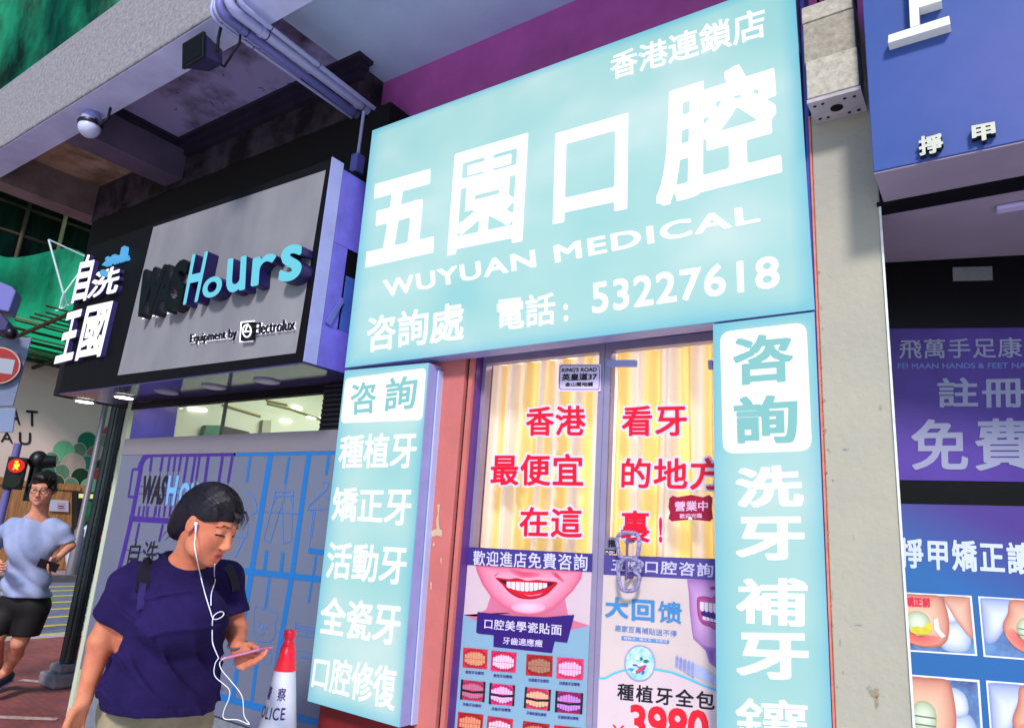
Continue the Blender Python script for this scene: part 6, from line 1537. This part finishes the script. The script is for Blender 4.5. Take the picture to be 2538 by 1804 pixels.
HBVH = BVHTree.FromPolygons([v.co+Vector(wo.location) for v in hr.data.vertices], [tuple(p.vertices) for p in hr.data.polygons])
for i in range(1100):
    a = R.uniform(-1.8, 1.8); y0 = .092-.05*(abs(a)/1.8)**2-R.uniform(0, .09)*R.random(); l = R.uniform(.0002, .0026); da = R.uniform(-.10, .10)
    pts = []
    for t in (0, .17, .34, .5, .67, .84, 1):
        p = comb(a+da*t-.25*a*t*t, y0+(-.108-y0)*t, .003); h = HBVH.find_nearest(p)
        pts.append(h[0]+h[1]*l if h[0] is not None and (h[0]-p).length < .03 else p)
    b.tube(pts, [.0005, .0011, .0013, .0013, .0013, .0011, .0006], 3, False)
for i in range(26):
    x = R.uniform(-.045, .045); p0 = H1.p(x, -.095+R.uniform(-.01, .015), R.uniform(-.085, -.03)); p1 = p0+(-H1.u*R.uniform(.02, .045)-H1.f*R.uniform(0, .012)+H1.s*R.uniform(-.008, .008)); b.tube([p0, (p0+p1)/2-H1.f*.003, p1], [.0018, .0014, .0004], 4, False)
for i in range(26):
    x = R.uniform(-.02, .05); p0 = H1.p(x, .072, .088); p1 = H1.p(x*1.05, .092+R.uniform(0, .006), .070); p2 = H1.p(x*1.1+R.uniform(-.012, .012), .096+R.uniform(-.004, .008), .058-R.uniform(0, .032)); b.tube([p0, p1, p2], [.0014, .0013, .0004], 4, False)
b.build('hair_strand', HAIRW, hr)
# phone
phn = thing('phone', 'slim pinkish phone in the walking woman’s hand', 'phone', ph_c)
phn['label'] = 'slim pink backed phone held in the walking woman left hand'
def pbox(c, l, w_, t_): return MB().prism([c+pl_*x*l+pw*y*w_+pn*t_ for x, y in ((-1, -1), (1, -1), (1, 1), (-1, 1))], pn*(-2*t_))
pbox(ph_c, .074, .036, .0042).build('case', M('phone_rose', (206, 130, 166), .25, .05, 20, metal=.3), phn, bevel=.003)
pbox(ph_c+pn*.0045, .069, .033, .0005).build('screen', M('phone_screen', (28, 22, 40), .08, spec=.6), phn)
# earphones
ear = H1.p(.083, .0, -.006) if (H1.p(.083, 0, 0)-CAMP).length < (H1.p(-.083, 0, 0)-CAMP).length else H1.p(-.083, .0, -.006)
es = (ear-hc_).normalized()
ep = thing('earphones', 'white wired earphones running from the woman’s ear down her shirt', 'earphones', ear)
ep['label'] = 'white wired earphones looping down over the navy shirt'
WCB = M('white_cable', (226, 228, 244), .4)
eb_ = J((486, 1298), 1); eb_ = CAMP+(eb_-CAMP).normalized()*((ear-CAMP).length-.012)
eb2 = J((485, 1316), 1); eb2 = CAMP+(eb2-CAMP).normalized()*((ear-CAMP).length-.010)
MB().ball(eb_, (.0065, .0065, .0065), 12, 8).tube([eb_, eb2], [.0042, .003], 8).build('ear_bud', WCB, ep, sm=True)
def cpath(pts): return [J(q, d) for q, d in pts]
def spline(P_, n=6):
    out = []
    for i in range(len(P_)-1):
        p0 = P_[max(i-1, 0)]; p1 = P_[i]; p2 = P_[i+1]; p3 = P_[min(i+2, len(P_)-1)]
        for k in range(n):
            t = k/n; out.append(.5*((2*p1)+(p2-p0)*t+(2*p0-5*p1+4*p2-p3)*t*t+(3*p1-p0-3*p2+p3)*t**3))
    return out+[P_[-1]]
SH = 'shirt'
def cpath(pts): return [on_shirt(q, .011, D0-.14) if d == 'shirt' else J(q, d) for q, d in pts]
Yj = cpath([((522, 1497), SH)])[0]
w1 = spline([eb2]+cpath([((484, 1330), D0-.11), ((482, 1350), D0-.12), ((488, 1385), D0-.13), ((498, 1430), SH), ((508, 1470), SH), ((521, 1512), SH), ((529, 1533), SH), ((545, 1531), SH), ((555, 1521), SH), ((548, 1515), SH), ((533, 1522), SH), ((527, 1535), SH), ((526, 1570), SH), ((528, 1596), D0-.15), ((542, 1630), D0-.14)]))
w2 = spline(cpath([((532, 1398), D0-.05), ((531, 1424), SH), ((533, 1440), SH), ((524, 1470), SH), ((523, 1500), SH)]))
w3 = spline(cpath([((542, 1630), D0-.14), ((533, 1645), D0-.14), ((533, 1675), D0-.14), ((566, 1705), D0-.14), ((568, 1728), D0-.14), ((555, 1760), D0-.14), ((556, 1780), D0-.14), ((590, 1783), D0-.14), ((618, 1794), D0-.14), ((605, 1772), D0-.14), ((600, 1725), D0-.14), ((575, 1690), D0-.14), ((550, 1660), D0-.14), ((545, 1640), D0-.13), ((560, 1628), D0-.10)]))
MB().tube(w1, .0017, 6).tube(w2, .0017, 6).tube(w3, .0014, 6).build('cable', WCB, ep, sm=True)
# backpack
bk = thing('backpack', 'small dark backpack worn by the woman with straps over her shoulders', 'backpack', chest-fr_*.2)
BKM = M('strap_black', (20, 16, 34), .6, .3, 20); BKN = M('strap_violet', (54, 40, 104), .5, .2, 20)
Q_ = SDF(tuple(chest-fr_*.22-Vector((.25, .25, .35))), tuple(chest-fr_*.22+Vector((.25, .25, .15))), .012)
Q_.ell(chest-fr_*.20+Vector((0, 0, -.12)), (.13, .07, .19), Rt, 0); Q_.build('pack', BKM, bk, 2)
def strap(pts, w_, mat, nm, th=.006):
    P_ = spline([on_shirt(q, .005 if nm == 'strap' else .013, d) for q, d in pts], 5); b = MB(); vs = []; fs = []
    for i, p in enumerate(P_):
        t = (P_[min(i+1, len(P_)-1)]-P_[max(i-1, 0)]).normalized(); view = (p-CAMP).normalized(); s_ = t.cross(fr_).normalized(); n_ = s_.cross(t).normalized()
        vs += [tuple(p+s_*w_+n_*th), tuple(p-s_*w_+n_*th), tuple(p-s_*w_-n_*th), tuple(p+s_*w_-n_*th)]
    for i in range(len(P_)-1):
        for k in range(4): a = i*4+k; c_ = i*4+(k+1) % 4; fs.append((a, c_, c_+4, a+4))
    fs += [(3, 2, 1, 0), tuple(len(vs)-4+k for k in range(4))]
    b.add(vs, fs); b.build(nm, mat, bk)
strap([((372, 1392), D0-.02), ((362, 1402), D0-.08), ((358, 1420), D0-.1), ((355, 1440), D0-.145), ((352, 1468), D0-.15)], .019, BKM, 'strap')
strap([((354, 1446), D0-.155), ((351, 1470), D0-.165), ((350, 1490), D0-.165), ((348, 1508), D0-.165)], .010, BKN, 'strap_tail', .004)
strap([((560, 1402), D0+.06), ((572, 1418), D0+.055), ((580, 1440), D0+.06), ((584, 1462), D0+.09)], .014, BKM, 'strap')
# bracelet
MB().tube([wrL+(CR*math.cos(t)*.032+CF*math.sin(t)*.032+CU*.012) for t in np.linspace(0, 2*math.pi, 20)], .0028, 6, False).build('bracelet', M('bracelet', (110, 90, 120), .4, metal=.4), wo, sm=True)

# ============ the running man
D1 = 5.5
rn = thing('person', 'running man in grey blue t-shirt and black shorts with glasses', 'person', (0, 0, 0))
hc2 = J((107, 1212), D1)
H2 = Head(hc2, -CF+CR*.28-CU*.02, Vector((0, 0, 1))+CR*.02, 1.06)
nk2 = J((95, 1275), D1+.02); sR, sL = J((14, 1300), D1), J((160, 1300), D1+.05)
eR, eL = J((-22, 1365), D1+.02), J((176, 1352), D1+.06); wR_, wL_ = J((-10, 1395), D1-.2), J((140, 1385), D1-.12)
hp2 = J((62, 1490), D1+.03); k_R, k_L = J((-10, 1580), D1-.12), J((48, 1590), D1-.02); f_R, f_L = J((-6, 1670), D1+.25), J((14, 1665), D1+.12)
f_L.z = max(f_L.z, .10)
S = SDF((hp2.x-.62, hp2.y-.6, -.02), (hp2.x+.62, hp2.y+.6, 1.95), .0075)
rn.location = (hp2.x, hp2.y, 0)
H2.carve(S, False)
ax2 = (sL-sR).normalized(); fr2 = ax2.cross(Vector((0, 0, 1))); fr2 = fr2 if fr2.dot(CF) < 0 else -fr2; fr2.normalize(); R2 = [tuple(ax2), tuple(fr2), (0, 0, 1)]
ch2 = (sR+sL)/2+Vector((0, 0, -.12))
S.cap(H2.p(0, -.02, -.06), nk2+Vector((0, 0, -.04)), .056, .062, .02)
S.cap(nk2+Vector((0, 0, -.05)), sR+Vector((.03, 0, -.05)), .045, .035, .05); S.cap(nk2+Vector((0, 0, -.05)), sL+Vector((-.03, 0, -.05)), .045, .035, .05)
S.ell(ch2, (.16, .09, .19), R2, .05); S.ell((ch2+hp2)/2, (.14, .085, .22), R2, .05); S.ell(hp2, (.15, .10, .12), R2, .05)
S.cap(sR+Vector((0, 0, -.04)), eR, .037, .032, .02); S.cap(eR, wR_, .032, .023, .015); S.cap(sL+Vector((0, 0, -.04)), eL, .037, .032, .02); S.cap(eL, wL_, .032, .023, .015)
hand(S, wR_, (wR_-eR), CR, CU, 1, (.9, 1, 1, 1)); hand(S, wL_, (wL_-eL), CF*.6+CU*-.5, CU, 1.0, (.5, .6, .6, .7))
S.cap(hp2-ax2*.09+Vector((0, 0, -.04)), k_R, .088, .06, .03); S.cap(k_R, f_R, .055, .038, .02); S.cap(hp2+ax2*.08+Vector((0, 0, -.04)), k_L, .088, .058, .03)
S.cap(k_L, k_L.lerp(f_L, .4)-fr2*.02, .055, .056, .02); S.cap(k_L.lerp(f_L, .4)-fr2*.02, f_L, .056, .036, .02)
S.cap(f_L, f_L+fr2*.12+Vector((0, 0, -.05)), .038, .03, .02); S.cap(f_R, f_R+fr2*.05+Vector((0, 0, -.10)), .038, .03, .02)
SKINM = skin_mat('fair_skin', (210, 148, 122), (186, 114, 92), (176, 92, 92))
S.build('body', SKINM, rn, 2, H2.attrs(False))
T = SDF((hp2.x-.5, hp2.y-.4, hp2.z-.15), (hp2.x+.5, hp2.y+.4, nk2.z+.08), .0085)
T.cap(nk2+Vector((0, 0, -.065)), sR+Vector((0, 0, -.045)), .058, .058, .05); T.cap(nk2+Vector((0, 0, -.065)), sL+Vector((0, 0, -.045)), .058, .058, .05)
T.ell(ch2, (.195, .128, .2), R2, .05); T.ell((ch2+hp2)/2+Vector((0, 0, -.02)), (.168, .12, .28), R2, .06); T.ell(hp2+Vector((0, 0, .0)), (.176, .13, .17), R2, .06)
q1, q2 = sR.lerp(eR, .78), sL.lerp(eL, .82)
T.cap(sR+Vector((0, 0, -.045)), q1+(eR-sR)*.1, .046, .056, .03); T.cap(sL+Vector((0, 0, -.045)), q2+(eL-sL)*.1, .046, .058, .03)
T.warp(lambda X: (-.02*np.abs(np.sin(13*X[:, 2]+17*(X@V3(ax2))+1.5*np.sin(7*X[:, 2])))**1.5+.007*np.sin(40*(X@V3(ax2))+8*X[:, 2])+.008).astype(np.float32))
T.ell(nk2+Vector((0, 0, .035))+fr2*.03, (.08, .09, .085), None, .006, True)
T.cut(J((60, 1478), D1)-Vector((0, 0, .0)), Vector((0, 0, -1)))
sleeve_cut(T, q1, (eR-sR).normalized(), -ax2); sleeve_cut(T, q2, (eL-sL).normalized(), ax2)
T.build('t_shirt', cloth_mat('grey_blue_shirt_cloth', (160, 170, 204), (130, 142, 184), 5, .25, .8), rn, 2)
K = SDF((hp2.x-.45, hp2.y-.5, .3), (hp2.x+.45, hp2.y+.5, hp2.z+.16), .009)
K.ell(hp2, (.178, .132, .14), R2, .04); K.cap(hp2-ax2*.09+Vector((0, 0, -.05)), hp2.lerp(k_R, .86)-ax2*.05, .108, .098, .03); K.cap(hp2+ax2*.085+Vector((0, 0, -.05)), hp2.lerp(k_L, .88)+ax2*.03, .108, .1, .03)
K.cut(J((30, 1572), D1), Vector((0, 0, -1))); K.build('shorts', M('black_short_cloth', (14, 13, 16), .7, .3, 8), rn, 2)
Hh = SDF(tuple(hc2-Vector((.2, .2, .2))), tuple(hc2+Vector((.2, .2, .24))), .006)
E = lambda x, y, z, r, k=.015, sub=False: Hh.ell(H2.p(x, y, z), r, H2.R, k, sub)
E(0, -.012, .052, (.088, .104, .092)); E(0, .05, .098, (.072, .05, .034), .02); E(0, -.06, -.01, (.076, .055, .07), .02)
for q in (-1, 1): E(q*.075, .02, .03, (.016, .03, .04), .015)
E(0, .10, -.012, (.066, .07, .078), .006, True); E(0, .07, -.07, (.1, .09, .07), .006, True)
Hh.warp(lambda X: (.004*np.sin(70*X[:, 2]+60*X[:, 0])+.003*np.sin(110*X[:, 1])).astype(np.float32))
Hh.build('hair', hair_mat('dark_brown_hair', (16, 12, 12), (44, 32, 30)), rn, 1)
gl = thing('glasses', 'thin dark framed glasses on the running man', 'glasses', H2.p(0, .1, .01))
b = MB()
for q in (-1, 1):
    c_ = [(q*.034+.026*math.cos(t), .103-.012*abs(math.cos(t))*.5, .006+.019*math.sin(t)) for t in np.linspace(0, 2*math.pi, 18)]; b.tube([H2.p(*p) for p in c_], .0022, 6, False); b.tube([H2.p(q*.06, .097, .012), H2.p(q*.08, .0, .012)], .002, 6)
b.tube([H2.p(-.009, .106, .01), H2.p(.009, .106, .01)], .0024, 6); b.build('frame', M('glasses_frame', (40, 34, 40), .3), gl, sm=True)
SM = M('dark_violet_shoe', (40, 32, 66), .6, .3, 30, bump=.3, bscale=80); SO = M('shoe_sole', (176, 170, 206), .5)
for f_, tilt, nm in ((f_L, .0, 'L'), (f_R, .6, 'R')):
    d_ = (fr2+Vector((0, 0, -.15-tilt))).normalized(); c_ = f_+Vector((0, 0, -.045))
    Q_ = SDF(tuple(c_-Vector((.25, .25, .2))), tuple(c_+Vector((.25, .25, .15))), .008); Q_.cap(c_-d_*.05, c_+d_*.15, .045, .042, .02); Q_.cap(c_+Vector((0, 0, .02)), c_+Vector((0, 0, .05)), .047, .045, .02); Q_.build('shoe', SM, rn, 1)
    Q_ = SDF(tuple(c_-Vector((.25, .25, .25))), tuple(c_+Vector((.25, .25, .15))), .008); up_ = Vector((0, 0, 1))-d_*d_.z; up_.normalize(); Q_.cap(c_-d_*.05-up_*.03, c_+d_*.15-up_*.03, .046, .044, .0); Q_.cut(c_-up_*.035, up_); Q_.cut(c_-up_*.052, -up_); Q_.build('sole', SO, rn, 0)
rp_c = wL_+(wL_-eL).normalized()*.07-CF*.03
rph = thing('phone', 'black phone gripped in the running man left hand', 'phone', rp_c)
dl_ = (CU*.4-CR*.75-CF*.3).normalized(); dw_ = dl_.cross(CF).normalized(); dn_ = dl_.cross(dw_)
MB().prism([rp_c+dl_*x*.07+dw_*y*.035+dn_*.004 for x, y in ((-1, -1), (1, -1), (1, 1), (-1, 1))], dn_*-.008).build('case', MBK, rph, bevel=.003)
